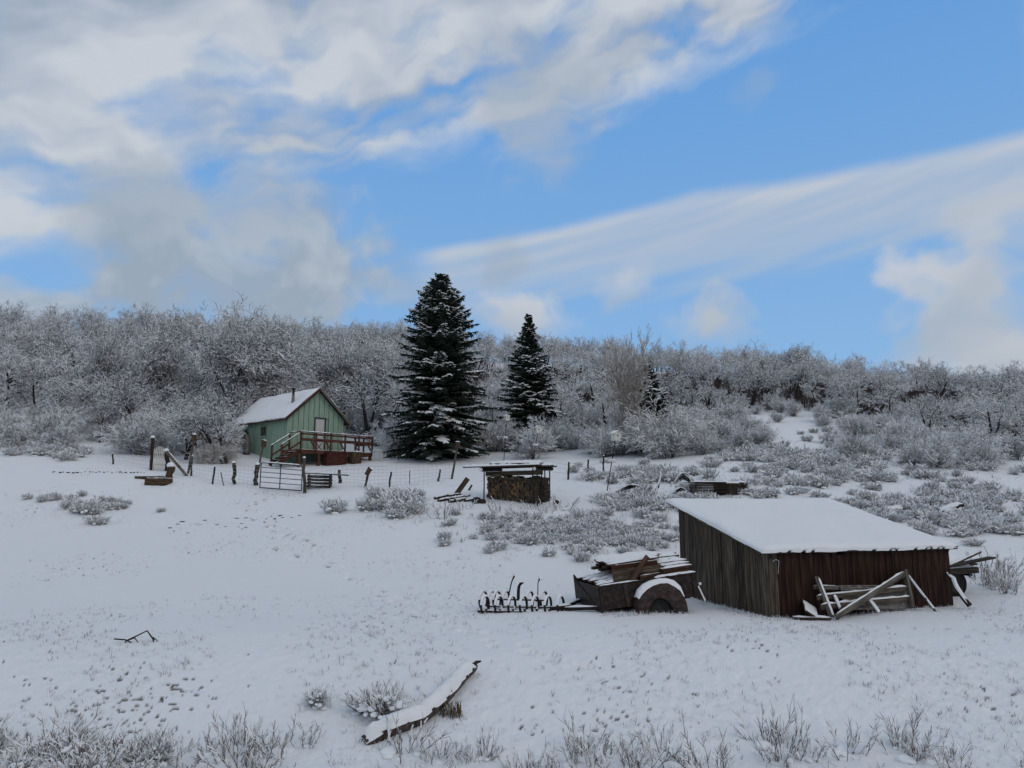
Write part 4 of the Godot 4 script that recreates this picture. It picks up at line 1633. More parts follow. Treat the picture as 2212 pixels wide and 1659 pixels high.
func make_wagon() -> void:
	var f := Basis(Vector3.UP, 0.2714)
	var at := Vector3(5.389, 0.13, -15.3) + f * Vector3(5.78, 0, -1.25)
	at.y = H(at.x, at.z)
	var o := thing("hay_wagon", "old dark wagon with a snow heaped bed behind the shed", "wagon", at, 0.2714)
	var inv := o.transform.affine_inverse()
	for side in [-1.0, 1.0]:
		var wc := Vector3(0.0, 0.29, 0.35 + side * 0.0 - (0.0 if side > 0 else 1.25))
		wheel(o, wc, 0.33, 0.17, 0.0)
	var ax := MB.new()
	ax.pipe([Vector3(0, 0.29, 0.3), Vector3(0, 0.29, -0.9)], [0.04, 0.04], 8)
	build(ax, "axle", M.iron, o)
	for k in 7:
		var zz0 := 0.45 - 0.22 * k
		var x1 := [1.35, 0.95, 0.8, 0.85, 0.75, 0.8, 0.7][k] as float
		board("bed_plank", Vector3(-0.9, 0.62, zz0), Vector3(x1 * 0.85, 0.66 + (0.22 if k == 0 else 0.06), zz0), 0.19, 0.045, M.grey_board[k % 5], o, Vector3.UP, 0.0 if k < 2 else 0.03)
	board("side_rail", Vector3(-0.9, 0.58, 0.5), Vector3(0.62, 0.60, 0.5), 0.14, 0.05, M.post, o, Vector3.BACK)
	board("side_rail", Vector3(-0.9, 0.58, -1.0), Vector3(0.62, 0.60, -1.0), 0.14, 0.05, M.post, o, Vector3.BACK)
	board("cross_beam", Vector3(0.45, 0.5, 0.45), Vector3(0.45, 0.5, -0.95), 0.09, 0.09, M.post, o)
	board("draw_pole", Vector3(-0.2, 0.70, 0.42), Vector3(1.12, 1.0, 0.15), 0.08, 0.05, M.grey_board[2], o, Vector3.UP, 0.03)
	# the heap of snow on the bed
	var g := []
	for i in 17:
		var row := []
		for j in 17:
			var fx := i / 16.0
			var fz := j / 16.0
			var edge := minf(minf(fx, 1.0 - fx), minf(fz, 1.0 - fz))
			var h := 0.70 + smoothstep(0.0, 0.22, edge) * (0.24 + 0.05 * fine.get_noise_2d(fx * 80.0, fz * 80.0)) + 0.14 * fz * smoothstep(0.0, 0.2, edge)
			row.append(Vector3(lerpf(-0.9, 0.62, fx), h if edge > 0.0 else 0.66, lerpf(0.4, -1.05, fz)))
		g.append(row)
	var mb := MB.new()
	mb.sheet(g)
	for i in mb.n.size():
		if mb.n[i].y < 0.0:
			mb.n[i] = -mb.n[i]
	build(mb, "snow", M.snow, o)
	var st := MB.new()
	var s0 := z4(1795, 640)
	var s1 := z4(1800, 715)
	var pl := at + f.z * 0.5
	st.pipe([inv * on_plane(s0.x, s0.y, pl, f.z), inv * on_plane(s0.x + 3, s0.y + 12, pl, f.z), inv * on_plane(s1.x, s1.y, pl, f.z)], [0.02, 0.028, 0.02], 6)
	build(st, "blue_strap", M.blue_cloth, o)


func wheel(parent: Node3D, at: Vector3, r: float, w: float, _turn: float) -> void:      # axle along local z
	var hub := Node3D.new()
	hub.name = "wheel"
	parent.add_child(hub, true)
	hub.position = at
	var ty := MB.new()
	var g := []
	for i in 33:
		var a := TAU * i / 32.0
		var row := []
		for q in [[0.62, -0.42], [0.72, -0.5], [0.92, -0.48], [1.0, -0.3], [1.01, 0.0], [1.0, 0.3], [0.92, 0.48], [0.72, 0.5], [0.62, 0.42]]:
			row.append(Vector3(cos(a) * r * q[0], sin(a) * r * q[0], q[1] * w))
		g.append(row)
	ty.sheet(g)
	build(ty, "tyre", M.tyre, hub)
	var rm := MB.new()
	g = []
	for i in 33:
		var a := TAU * i / 32.0
		var row := []
		for q in [[0.0, 0.30], [0.14, 0.30], [0.18, 0.18], [0.4, 0.10], [0.52, 0.22], [0.6, 0.42], [0.66, 0.46]]:
			row.append(Vector3(cos(a) * r * q[0], sin(a) * r * q[0], q[1] * w))
		g.append(row)
	rm.sheet(g)
	build(rm, "rim", M.rim, hub)
	var back := MB.new()
	g = []
	for i in 25:
		var a := TAU * i / 24.0
		g.append([Vector3(0, 0, -0.3 * w), Vector3(cos(a) * r * 0.66, sin(a) * r * 0.66, -0.3 * w)])
	back.sheet(g)
	build(back, "rim", M.rim, hub)


# ---------------------------------------------------------------- the truck bed trailer, its load and the harrow
func make_trailer() -> void:
	var o := thing("truck_bed_trailer", "rusty trailer made from a truck bed with a snow topped fender", "trailer", Vector3.ZERO)
	var zax := Vector3(0.26813, 0, 0.96338)
	var xax := Vector3(0.96338 * cos(0.10), sin(0.10), -0.26813 * cos(0.10))
	o.transform = Transform3D(Basis(xax, zax.cross(xax), zax), P(1299, 1319, 14.9))
	var l := 2.21
	var wide := 1.38
	var high := 0.47
	for q in [[0.0, 0.028], [-wide, 0.028]]:
		var s := MB.new()
		s.slab([Vector2(0, 0), Vector2(l, 0), Vector2(l, high), Vector2(0, high)], -0.014, 0.014)
		build(s, "side_panel", M.rust, o).position.z = q[0]
		var rail := MB.new()
		rail.pipe([Vector3(-0.02, high, 0), Vector3(l + 0.02, high, 0)], [0.03, 0.03], 8)
		var r := build(rail, "top_rail", M.rust, o)
		r.position.z = q[0]
		var pts := []
		for i in 24:
			pts.append(Vector3(lerpf(0.0, l, i / 23.0), high + 0.022, 0))
		snow_line(r, pts.slice(0, 10), 0.034, 0.02)
		snow_line(r, pts.slice(13, 24), 0.036, 0.04)
		board("stake_pocket", Vector3(0.60, 0.0, q[0] + 0.022), Vector3(0.56, high - 0.02, q[0] + 0.022), 0.085, 0.03, M.fender, o, Vector3.BACK)
		board("corner_edge", Vector3(0.03, -0.03, q[0] + 0.018), Vector3(0.03, high, q[0] + 0.018), 0.06, 0.035, M.rust, o, Vector3.BACK)
		board("tail_edge", Vector3(l - 0.05, -0.02, q[0] + 0.018), Vector3(l - 0.05, high, q[0] + 0.018), 0.09, 0.035, M.rust, o, Vector3.BACK)
	var fr := MB.new()
	fr.slab([Vector2(-0.02, 0), Vector2(wide + 0.02, 0), Vector2(wide + 0.03, high + 0.10), Vector2(wide - 0.06, high - 0.02), Vector2(0.0, high)], -0.014, 0.014)
	var front := build(fr, "front_panel", M.rust, o)
	front.rotation.y = PI / 2
	front.position.x = -0.005
	var tg := MB.new()
	tg.slab([Vector2(0.02, 0.02), Vector2(wide - 0.02, 0.02), Vector2(wide - 0.02, high - 0.04), Vector2(0.02, high - 0.04)], -0.012, 0.012)
	var tail := build(tg, "tailgate", M.rust, o)
	tail.rotation.y = PI / 2
	tail.position.x = l - 0.02
	var fl := MB.new()
	fl.box(Vector3(l * 0.5, 0.03, -wide * 0.5), Vector3(l - 0.05, 0.03, wide - 0.05))
	build(fl, "floor", M.rust, o)
	var ch := MB.new()
	ch.box(Vector3(l * 0.5, -0.05, -0.35), Vector3(l, 0.09, 0.07))
	ch.box(Vector3(l * 0.5, -0.05, -wide + 0.35), Vector3(l, 0.09, 0.07))
	build(ch, "chassis", M.iron, o)
	board("tongue_bar", Vector3(0.05, 0.03, -0.12), Vector3(-0.62, 0.06, -0.45), 0.07, 0.07, M.iron, o, Vector3.UP, 0.03)
	board("tongue_bar", Vector3(0.05, 0.03, -wide + 0.12), Vector3(-0.62, 0.06, -0.62), 0.07, 0.07, M.iron, o, Vector3.UP, 0.03)
	board("hitch", Vector3(-0.45, 0.075, -0.53), Vector3(-0.9, 0.09, -0.53), 0.09, 0.08, M.iron, o, Vector3.UP, 0.035)
	board("tail_brace", Vector3(l + 0.13, -0.12, 0.02), Vector3(l + 0.0, 0.22, 0.02), 0.035, 0.03, M.iron, o, Vector3.BACK)
	var bl := MB.new()
	bl.seg(Vector3(l + 0.13, -0.12, 0.045), Vector3(l + 0.01, 0.20, 0.045), 0.02, 0.018, 6)
	bl.blob(Vector3(l + 0.06, 0.235, 0.04), Vector3(0.035, 0.035, 0.035), fine, 0.1)
	build(bl, "snow_on_brace", M.snow, o).set_meta("kind", "stuff")
	for z in [0.13, -wide - 0.13]:
		wheel(o, Vector3(1.2, -0.14, z), 0.315, 0.17, 0.0)
	var ax := MB.new()
	ax.pipe([Vector3(1.2, -0.14, 0.0), Vector3(1.2, -0.14, -wide)], [0.035, 0.035], 8)
	build(ax, "axle", M.iron, o)
	# fenders
	var outer := [[0.70, -0.28], [0.695, -0.02], [0.735, 0.15], [0.82, 0.25], [0.95, 0.325], [1.10, 0.37], [1.28, 0.385], [1.45, 0.37], [1.6, 0.31], [1.72, 0.20], [1.80, 0.06], [1.84, -0.10], [1.84, -0.28]]
	var inner := [[0.93, -0.30], [0.935, -0.22], [0.94, -0.12], [0.97, -0.02], [1.03, 0.06], [1.10, 0.105], [1.2, 0.115], [1.3, 0.085], [1.38, 0.02], [1.45, -0.10], [1.53, -0.17], [1.6, -0.24], [1.66, -0.30]]
	for s in [1.0, -1.0]:
		var base := 0.015 if s > 0 else -wide - 0.015
		var g := []
		var tops := []
		for i in outer.size():
			var a := Vector2(outer[i][0], outer[i][1])
			var b := Vector2(inner[i][0], inner[i][1])
			var row := []
			for q in [[0.0, 0.0, 0.0], [0.0, 0.10, 0.03], [0.04, 0.18, 0.03], [0.16, 0.225, 0.02], [0.5, 0.245, 0.0], [0.93, 0.245, 0.0], [1.0, 0.235, 0.0], [0.97, 0.2, 0.0]]:
				var m := a.lerp(b, q[0])
				row.append(Vector3(m.x, m.y + q[2] * smoothstep(-0.2, 0.2, a.y), base + s * q[1]))
			g.append(row)
		var mb := MB.new()
		mb.sheet(g)
		var fd := build(mb, "fender", M.fender, o)
		var sg := []
		for i in range(2, 11):
			var row := []
			var k := smoothstep(0.0, 1.0, minf(i - 1.6, 10.4 - i) / 2.0)
			var low := 2.45 + 0.35 * k + 0.5 * fine.get_noise_2d(i * 37.0, 9.0)
			for j in 7:
				var fz := j / 6.0 * low
				var c0 := int(fz)
				var q: Vector3 = g[i][c0].lerp(g[i][c0 + 1], fz - c0)
				var nn := Vector3((i - 6) * 0.13, 1.0, 0.5 * s * fz / low).normalized()
				row.append(q + nn * (0.07 * k * (1.0 if j > 0 and j < 5 else (0.45 if j == 5 else 0.1)) + 0.004))
			sg.append(row)
		var sm := MB.new()
		sm.sheet(sg)
		for i in sm.n.size():
			if sm.n[i].y < 0.0:
				sm.n[i] = -sm.n[i]
		build(sm, "snow_cap", M.snow, fd)
	# the load: each board a thing of its own
	var t := o.transform
	var face := t.basis.z
	var put := func(called: String, a: Vector3, b: Vector3, w: float, th: float, mat: Material, f: Vector3, snow: float, label: String, group: String) -> void:
		tag(board(called, t * a, t * b, w, th, mat, null, f, snow), label, "board", group)
	var up := t.basis.y
	put.call("salvaged_plank", Vector3(0.40, 0.66, -0.16), Vector3(1.52, 0.63, -0.14), 0.17, 0.04, M.salvage_board[2], face, 0.0, "broad pale brown plank standing on edge in the trailer load", "")
	put.call("salvaged_plank", Vector3(0.40, 0.765, -0.20), Vector3(1.46, 0.75, -0.19), 0.13, 0.035, M.salvage_board[0], face, 0.02, "dark red plank on edge above the pale one in the trailer", "")
	put.call("salvaged_plank", Vector3(0.72, 0.49, 0.0), Vector3(1.19, 0.93, -0.06), 0.10, 0.04, M.salvage_board[1], face, 0.0, "short brown plank sticking up slantwise from the trailer load", "")
	put.call("salvaged_plank", Vector3(0.38, 0.54, -0.10), Vector3(0.78, 0.55, -0.08), 0.08, 0.03, M.salvage_board[2], face, 0.0, "small pale board end under the broad plank in the trailer", "")
	put.call("salvaged_plank", Vector3(0.95, 0.53, -0.06), Vector3(1.5, 0.535, -0.07), 0.07, 0.035, M.salvage_board[3], face, 0.015, "small dark board just above the trailer's side rail", "")
	for k in 6:
		put.call("salvaged_plank", Vector3(0.34 + 0.04 * (k % 3), 0.84 + 0.012 * (k % 2), -0.26 - 0.17 * k), Vector3(1.50 + 0.09 * (k % 4), 0.845 + 0.014 * ((k + 1) % 3), -0.24 - 0.17 * k), 0.15, 0.035, M.salvage_board[(k + 3) % 5], up, 0.075, "snow covered board lying flat on top of the trailer load", "snow covered boards on top of the trailer load")
	for k in 5:
		put.call("salvaged_plank", Vector3(0.37 + 0.03 * (k % 2), 0.68 + 0.075 * (k % 2), -0.40 - 0.2 * k), Vector3(1.56, 0.69 + 0.075 * (k % 2), -0.40 - 0.2 * k), 0.17, 0.05, M.salvage_board[(k + 2) % 5], up, 0.0, "dark board in the lower layer of the trailer load", "boards in the lower layer of the trailer load")
	for k in 6:
		put.call("salvaged_plank", Vector3(1.46, 0.62 + 0.045 * k, -0.10 - 0.14 * k), Vector3(2.16 + 0.03 * (k % 3), 0.63 + 0.038 * k, -0.06 - 0.15 * k), 0.14, 0.04, M.salvage_board[k % 5], up, 0.065, "snow covered board at the tail end of the trailer load", "snow covered boards at the trailer's tail")
	for k in 4:
		put.call("salvaged_plank", Vector3(1.50, 0.55 + 0.04 * k, -0.045 - 0.012 * k), Vector3(2.12 - 0.07 * k, 0.555 + 0.04 * k, -0.04 - 0.012 * k), 0.05, 0.03, M.salvage_board[(k * 2) % 5], face, 0.0 if k < 3 else 0.03, "thin red brown board end stacked at the trailer's tail", "thin board ends at the trailer's tail")
	for k in 6:
		put.call("salvaged_plank", Vector3(0.03 + 0.05 * (k % 2), 0.47 + 0.02 * (k % 3), -0.18 - 0.19 * k), Vector3(0.92 + 0.1 * (k % 3), 0.53 + 0.02 * (k % 2), -0.14 - 0.19 * k), 0.13, 0.04, M.salvage_board[(k + 1) % 5], up, 0.065, "snow covered board lying low at the trailer's front end", "snow covered boards at the trailer's front")
	for k in 5:
		var w := pole("salvaged_pole", t * Vector3(0.04 + 0.03 * k, 0.415 + 0.012 * k, -0.12 - 0.1 * k), t * Vector3(0.8, 0.46, -0.10 - 0.1 * k), 0.035, 0.03, M.post, null, 0.1)
		tag(w, "dark pole end under the boards at the trailer's front", "pole", "pole ends at the trailer's front")


func make_harrow() -> void:
	var at := G(1124, 1321)
	var o := thing("spring_tooth_harrow", "rusty spring tooth harrow with hooped teeth and two levers in snow", "harrow", at)
	var dn := -at.z
	var loc := func(x: float, y: float, d: float) -> Vector3:
		var s := z8(x, y)
		return P(s.x, s.y, d) - at
	# frame
	var d1 := dn - 0.05
	var d2 := dn + 0.42
	board("frame_bar", loc.call(90, 985, d1), loc.call(2000, 1020, d1), 0.05, 0.04, M.iron, o, Vector3.UP, 0.03)
	board("frame_bar", loc.call(480, 722, d2), loc.call(1620, 745, d2), 0.04, 0.03, M.iron, o, Vector3.UP, 0.035)
	board("frame_bar", loc.call(300, 880, dn + 0.2), loc.call(1900, 905, dn + 0.2), 0.04, 0.03, M.iron, o, Vector3.UP, 0.02)
	for q in [[250, 985, 330, 870], [900, 1000, 930, 740], [1420, 1010, 1400, 760], [1960, 1015, 1850, 900], [620, 1000, 640, 745]]:
		board("cross_bar", loc.call(q[0], q[1], d1), loc.call(q[2], q[3], d2), 0.04, 0.02, M.iron, o, Vector3.UP, 0.015)
	# teeth: hoops of flat spring steel, open below
	var turn := Basis(Vector3.UP, deg_to_rad(-28.0))
	var mb := MB.new()
	var sm := MB.new()
	var r := 0.15
	var hw := 0.024
	var prev := []
	var prevs := []
	for i in 23:
		var a := lerpf(-0.9, PI + 0.75, i / 22.0)
		var rr := r * (1.0 + 0.12 * (i / 22.0))
		var c := Vector3(0, sin(a) * rr * 1.15 + 0.13, cos(a) * rr)
		var nn := Vector3(0, sin(a), cos(a))
		var x := Vector3(hw, 0, 0)
		var cur := [c - x + nn * 0.006, c + x + nn * 0.006, c + x - nn * 0.006, c - x - nn * 0.006]
		if i > 0:
			for k in 4:
				mb.quad(prev[k], cur[k], cur[(k + 1) % 4], prev[(k + 1) % 4])
		prev = cur
		if a > 0.1 and a < PI - 0.1:
			var th := 0.034 * sin(a) + 0.004
			var curs := [c - x * 1.1 + nn * 0.007, c - x * 0.6 + nn * (0.007 + th), c + x * 0.6 + nn * (0.007 + th), c + x * 1.1 + nn * 0.007]
			if prevs:
				for k in 3:
					sm.quad(prevs[k], curs[k], curs[k + 1], prevs[k + 1])
			prevs = curs
	var tooth := mb.mesh()
	var cover := sm.mesh()
	for q in [[255, 0], [560, 0], [850, 0], [1105, 0], [1370, 0], [1650, 0], [1930, 0], [215, 1], [400, 1], [520, 1], [720, 1], [1250, 1], [1560, 1]]:
		var b: Vector3 = loc.call(q[0], 1010 if q[1] == 0 else 890, d1 + 0.06 if q[1] == 0 else d2 - 0.05)
		var w := obj("tooth", tooth, M.iron, o)
		w.transform = Transform3D(turn, b)
		obj("snow_cap", cover, M.twig_snow, w)
		if q[1] == 0:
			board("tooth_clamp", b + Vector3(0.03, -0.02, 0.06), b + Vector3(0.03, 0.07, 0.06), 0.05, 0.05, M.iron, o, Vector3.BACK)
	# levers and the upright curved blade
	for q in [[[760, 740], [790, 600], [850, 330], [912, 205], 0.014], [[1425, 740], [1428, 520], [1432, 360], [1468, 268], 0.011]]:
		var pts := []
		for i in 4:
			pts.append(loc.call(q[i][0], q[i][1], d2))
		var lv := MB.new()
		lv.pipe(pts, [0.013, q[4], q[4], 0.018], 6)
		var lever := build(lv, "lever", M.iron, o)
		var gr := MB.new()
		gr.pipe([pts[2], loc.call(q[3][0] - 20, q[3][1] - 45, d2)], [0.006, 0.006], 5)
		build(gr, "hand_grip", M.frost_wire, lever)
	var g := []
	for q in [[1000, 735], [995, 640], [1000, 520], [1012, 430], [1045, 380], [1085, 362], [1128, 350]]:
		var c: Vector3 = loc.call(q[0], q[1], d2 - 0.03)
		var w := 0.033 if q[0] < 1080 else (0.02 if q[0] < 1100 else 0.003)
		var sd := Vector3(1, 0, 0) if q[1] > 420 else Vector3(0.55, -0.8, 0)
		g.append([c - sd * w + Vector3(0, 0, 0.01), c + sd * w + Vector3(0, 0, -0.01)])
	var bl := MB.new()
	bl.sheet(g)
	var g2 := []
	for row in g:
		g2.append([row[1] - Vector3(0, 0, 0.012), row[0] - Vector3(0, 0, 0.012)])
	bl.sheet(g2)
	build(bl, "curved_blade", M.iron, o)
	# snow and weeds caught in the frame
	var sn := MB.new()
	for i in 26:
		sn.blob(loc.call(rng.randf_range(120, 1980), rng.randf_range(930, 1040), dn + rng.randf_range(0.0, 0.4)), Vector3(0.06, 0.025, 0.05) * rng.randf_range(0.5, 1.3), fine, 0.3, 4, 7)
	build(sn, "snow", M.snow, o).set_meta("kind", "stuff")


# ---------------------------------------------------------------- the cabin and its deck
const CABIN_TURN := 0.83776


func make_cabin() -> Vector3:
	var at := P(617, 998, 42.5)
	var o := thing("green_cabin", "pale green board cabin with a snowy gable roof and stovepipe", "cabin", at, CABIN_TURN)
	var w := 3.95
	var l := 6.8
	var e := 2.85
	var top := 4.62
	var lo := -0.6
	var under := func(x: float) -> float: return lerpf(e, top, 1.0 - absf(x - w * 0.5) / (w * 0.5)) - 0.05
	# sheathing some way behind the boards
	var back := MB.new()
	back.slab([Vector2(0.09, lo), Vector2(w - 0.09, lo), Vector2(w - 0.09, e - 0.12), Vector2(w * 0.5, top - 0.14), Vector2(0.09, e - 0.12)], -l + 0.09, -0.09)
	build(back, "sheathing", M.green_board[0], o)
	# gable boards, cut round the door
	var n := 11
	for i in n:
		var x0 := w * i / n + 0.017
		var x1 := w * (i + 1) / n - 0.017
		var cuts := [[lo, 99.0]]
		if x1 > 1.86 and x0 < 2.62:
			cuts = [[2.82, 99.0], [lo, 0.62]]
		for c in cuts:
			var poly := []
			if c[1] > 50.0:
				poly = [Vector2(x0, c[0]), Vector2(x1, c[0]), Vector2(x1, under.call(x1))]
				if x0 < w * 0.5 and x1 > w * 0.5:
					poly.append(Vector2(w * 0.5, under.call(w * 0.5)))
				poly.append(Vector2(x0, under.call(x0)))
			else:
				poly = [Vector2(x0, c[0]), Vector2(x1, c[0]), Vector2(x1, c[1]), Vector2(x0, c[1])]
			var mb := MB.new()
			mb.slab(poly, -0.028, 0.0)
			build(mb, "gable_board", M.green_board[i % 5], o)
	for s in [[1.80, 1.89], [2.59, 2.68]]:        # narrow boards beside the door
		var mb := MB.new()
		mb.slab([Vector2(s[0], 0.62), Vector2(s[1], 0.62), Vector2(s[1], 2.82), Vector2(s[0], 2.82)], -0.026, 0.002)
		build(mb, "gable_board", M.green_board[2], o)
	# side walls
	for side in 2:
		var nb := 19
		for i in nb:
			var s0 := l * i / nb + 0.012
			var s1 := l * (i + 1) / nb - 0.012
			var mb := MB.new()
			mb.slab([Vector2(s0, lo), Vector2(s1, lo), Vector2(s1, e - 0.05), Vector2(s0, e - 0.05)], 0.0, 0.028)
			var b := build(mb, "side_board", M.green_board[(i * 3) % 5], o)
			b.rotation.y = PI / 2
			b.position = Vector3(0.0 if side == 0 else w - 0.028, 0, 0)
	board("corner_trim", Vector3(0.04, lo, 0.012), Vector3(0.04, e - 0.05, 0.012), 0.1, 0.022, M.green_board[4], o, Vector3.BACK)
	board("corner_trim", Vector3(w - 0.04, lo, 0.012), Vector3(w - 0.04, e - 0.05, 0.012), 0.1, 0.022, M.green_board[4], o, Vector3.BACK)
	# windows on the left wall
	for q in [[-3.12, -2.36, 1.68, 2.32], [-5.45, -4.72, 1.64, 2.32]]:
		var wn := Node3D.new()
		wn.name = "window"
		o.add_child(wn, true)
		wn.position = Vector3(-0.012, q[2], q[1])
		wn.rotation.y = PI / 2
		var ww: float = q[1] - q[0]
		var hh: float = q[3] - q[2]
		var pane := MB.new()
		pane.box(Vector3(ww * 0.5, hh * 0.5, 0.0), Vector3(ww, hh, 0.012))
		build(pane, "cover_panel", M.cover, wn)
		for f in [[0, 0, ww, 0], [0, hh, ww, hh], [0, 0, 0, hh], [ww, 0, ww, hh]]:
			board("frame", Vector3(f[0], f[1], -0.015), Vector3(f[2], f[3], -0.015), 0.06, 0.03, M.green_board[0], wn, Vector3.BACK)
		board("sill", Vector3(-0.05, -0.04, -0.03), Vector3(ww + 0.05, -0.04, -0.03), 0.05, 0.07, M.green_board[0], wn, Vector3.BACK, 0.015)
	# door
	var d := Node3D.new()
	d.name = "door"
	o.add_child(d)
	d.position = Vector3(1.90, 0.66, 0.0)
	var leaf := MB.new()
	leaf.box(Vector3(0.34, 1.05, -0.02), Vector3(0.68, 2.1, 0.03))
	build(leaf, "door_leaf", M.door_paint, d)
	for f in [[-0.03, 0.0, -0.03, 2.16], [0.71, 0.0, 0.71, 2.16], [-0.07, 2.14, 0.75, 2.14]]:
		board("frame", Vector3(f[0], f[1], 0.012), Vector3(f[2], f[3], 0.012), 0.08, 0.05, M.frame_dark, d, Vector3.BACK)
	var pan := MB.new()
	pan.box(Vector3(0.34, 1.42, 0.0), Vector3(0.46, 1.1, 0.014))
	build(pan, "pane", M.door_paint, d)
	board("cross_bar", Vector3(0.1, 0.12, 0.005), Vector3(0.58, 0.62, 0.005), 0.04, 0.015, M.frame_dark, d, Vector3.BACK)
	board("cross_bar", Vector3(0.58, 0.12, 0.008), Vector3(0.1, 0.62, 0.008), 0.04, 0.015, M.frame_dark, d, Vector3.BACK)
	var kn := MB.new()
	kn.blob(Vector3(0.62, 0.98, 0.03), Vector3(0.03, 0.03, 0.03), fine, 0.0)
	build(kn, "handle", M.iron, d)
	# roof
	var roof := Node3D.new()
	roof.name = "roof"
	o.add_child(roof)
	var slope := (top - e) / (w * 0.5)
	var over := 0.32
	for s in [0, 1]:
		var eave := Vector3(-over if s == 0 else w + over, e - over * slope, 0.33)
		var peak := Vector3(w * 0.5, top, 0.33)
		var back_v := Vector3(0, 0, -l - 0.55)
		var nrm := (peak - eave).cross(back_v).normalized()
		if nrm.y < 0.0:
			nrm = -nrm
		var mb := MB.new()
		var u := nrm * 0.05
		for f in [[eave, peak, peak + back_v, eave + back_v]]:
			mb.quad(f[0] + u, f[1] + u, f[2] + u, f[3] + u)
			mb.quad(f[0], f[3], f[2], f[1])
			mb.quad(f[0], f[1], f[1] + u, f[0] + u)
			mb.quad(f[3], f[0], f[0] + u, f[3] + u)
			mb.quad(f[2], f[3], f[3] + u, f[2] + u)
		build(mb, "roof_deck", M.roof_tin, roof)
		board("barge_board", eave + Vector3(0, -0.03, 0.014), peak + Vector3(0, -0.03, 0.014), 0.14, 0.025, M.pale_board if s == 1 else M.red_board[0], roof, Vector3.BACK)
		board("fascia", eave + Vector3(0, -0.02, 0), eave + back_v + Vector3(0, -0.02, 0), 0.1, 0.025, M.red_board[1], roof, Vector3(1, 0, 0))
		snow_roof(roof, eave + u * 0.9, back_v, peak - eave, 0.07, 30, 14, 0.03)
	# stovepipe
	var pipe_at := Vector3(0.86, lerpf(e, top, 0.86 / (w * 0.5)), -0.95)
	var sp := Node3D.new()
	sp.name = "stovepipe"
	o.add_child(sp)
	sp.position = pipe_at
	var pm := MB.new()
	pm.pipe([Vector3(0, -0.1, 0), Vector3(0, 0.62, 0)], [0.095, 0.095], 12)
	build(pm, "flue", M.zinc, sp)
	var pc := MB.new()
	pc.pipe([Vector3(0, 0.6, 0), Vector3(0, 0.92, 0)], [0.075, 0.075], 12)
	pc.pipe([Vector3(0, 0.93, 0), Vector3(0, 1.0, 0), Vector3(0, 1.06, 0)], [0.13, 0.13, 0.02], 12)
	build(pc, "rain_cap", M.iron, sp)
	var fs := MB.new()
	fs.pipe([Vector3(0, -0.14, 0), Vector3(0, 0.06, 0)], [0.17, 0.1], 12)
	build(fs, "flashing", M.iron, sp)
	return at


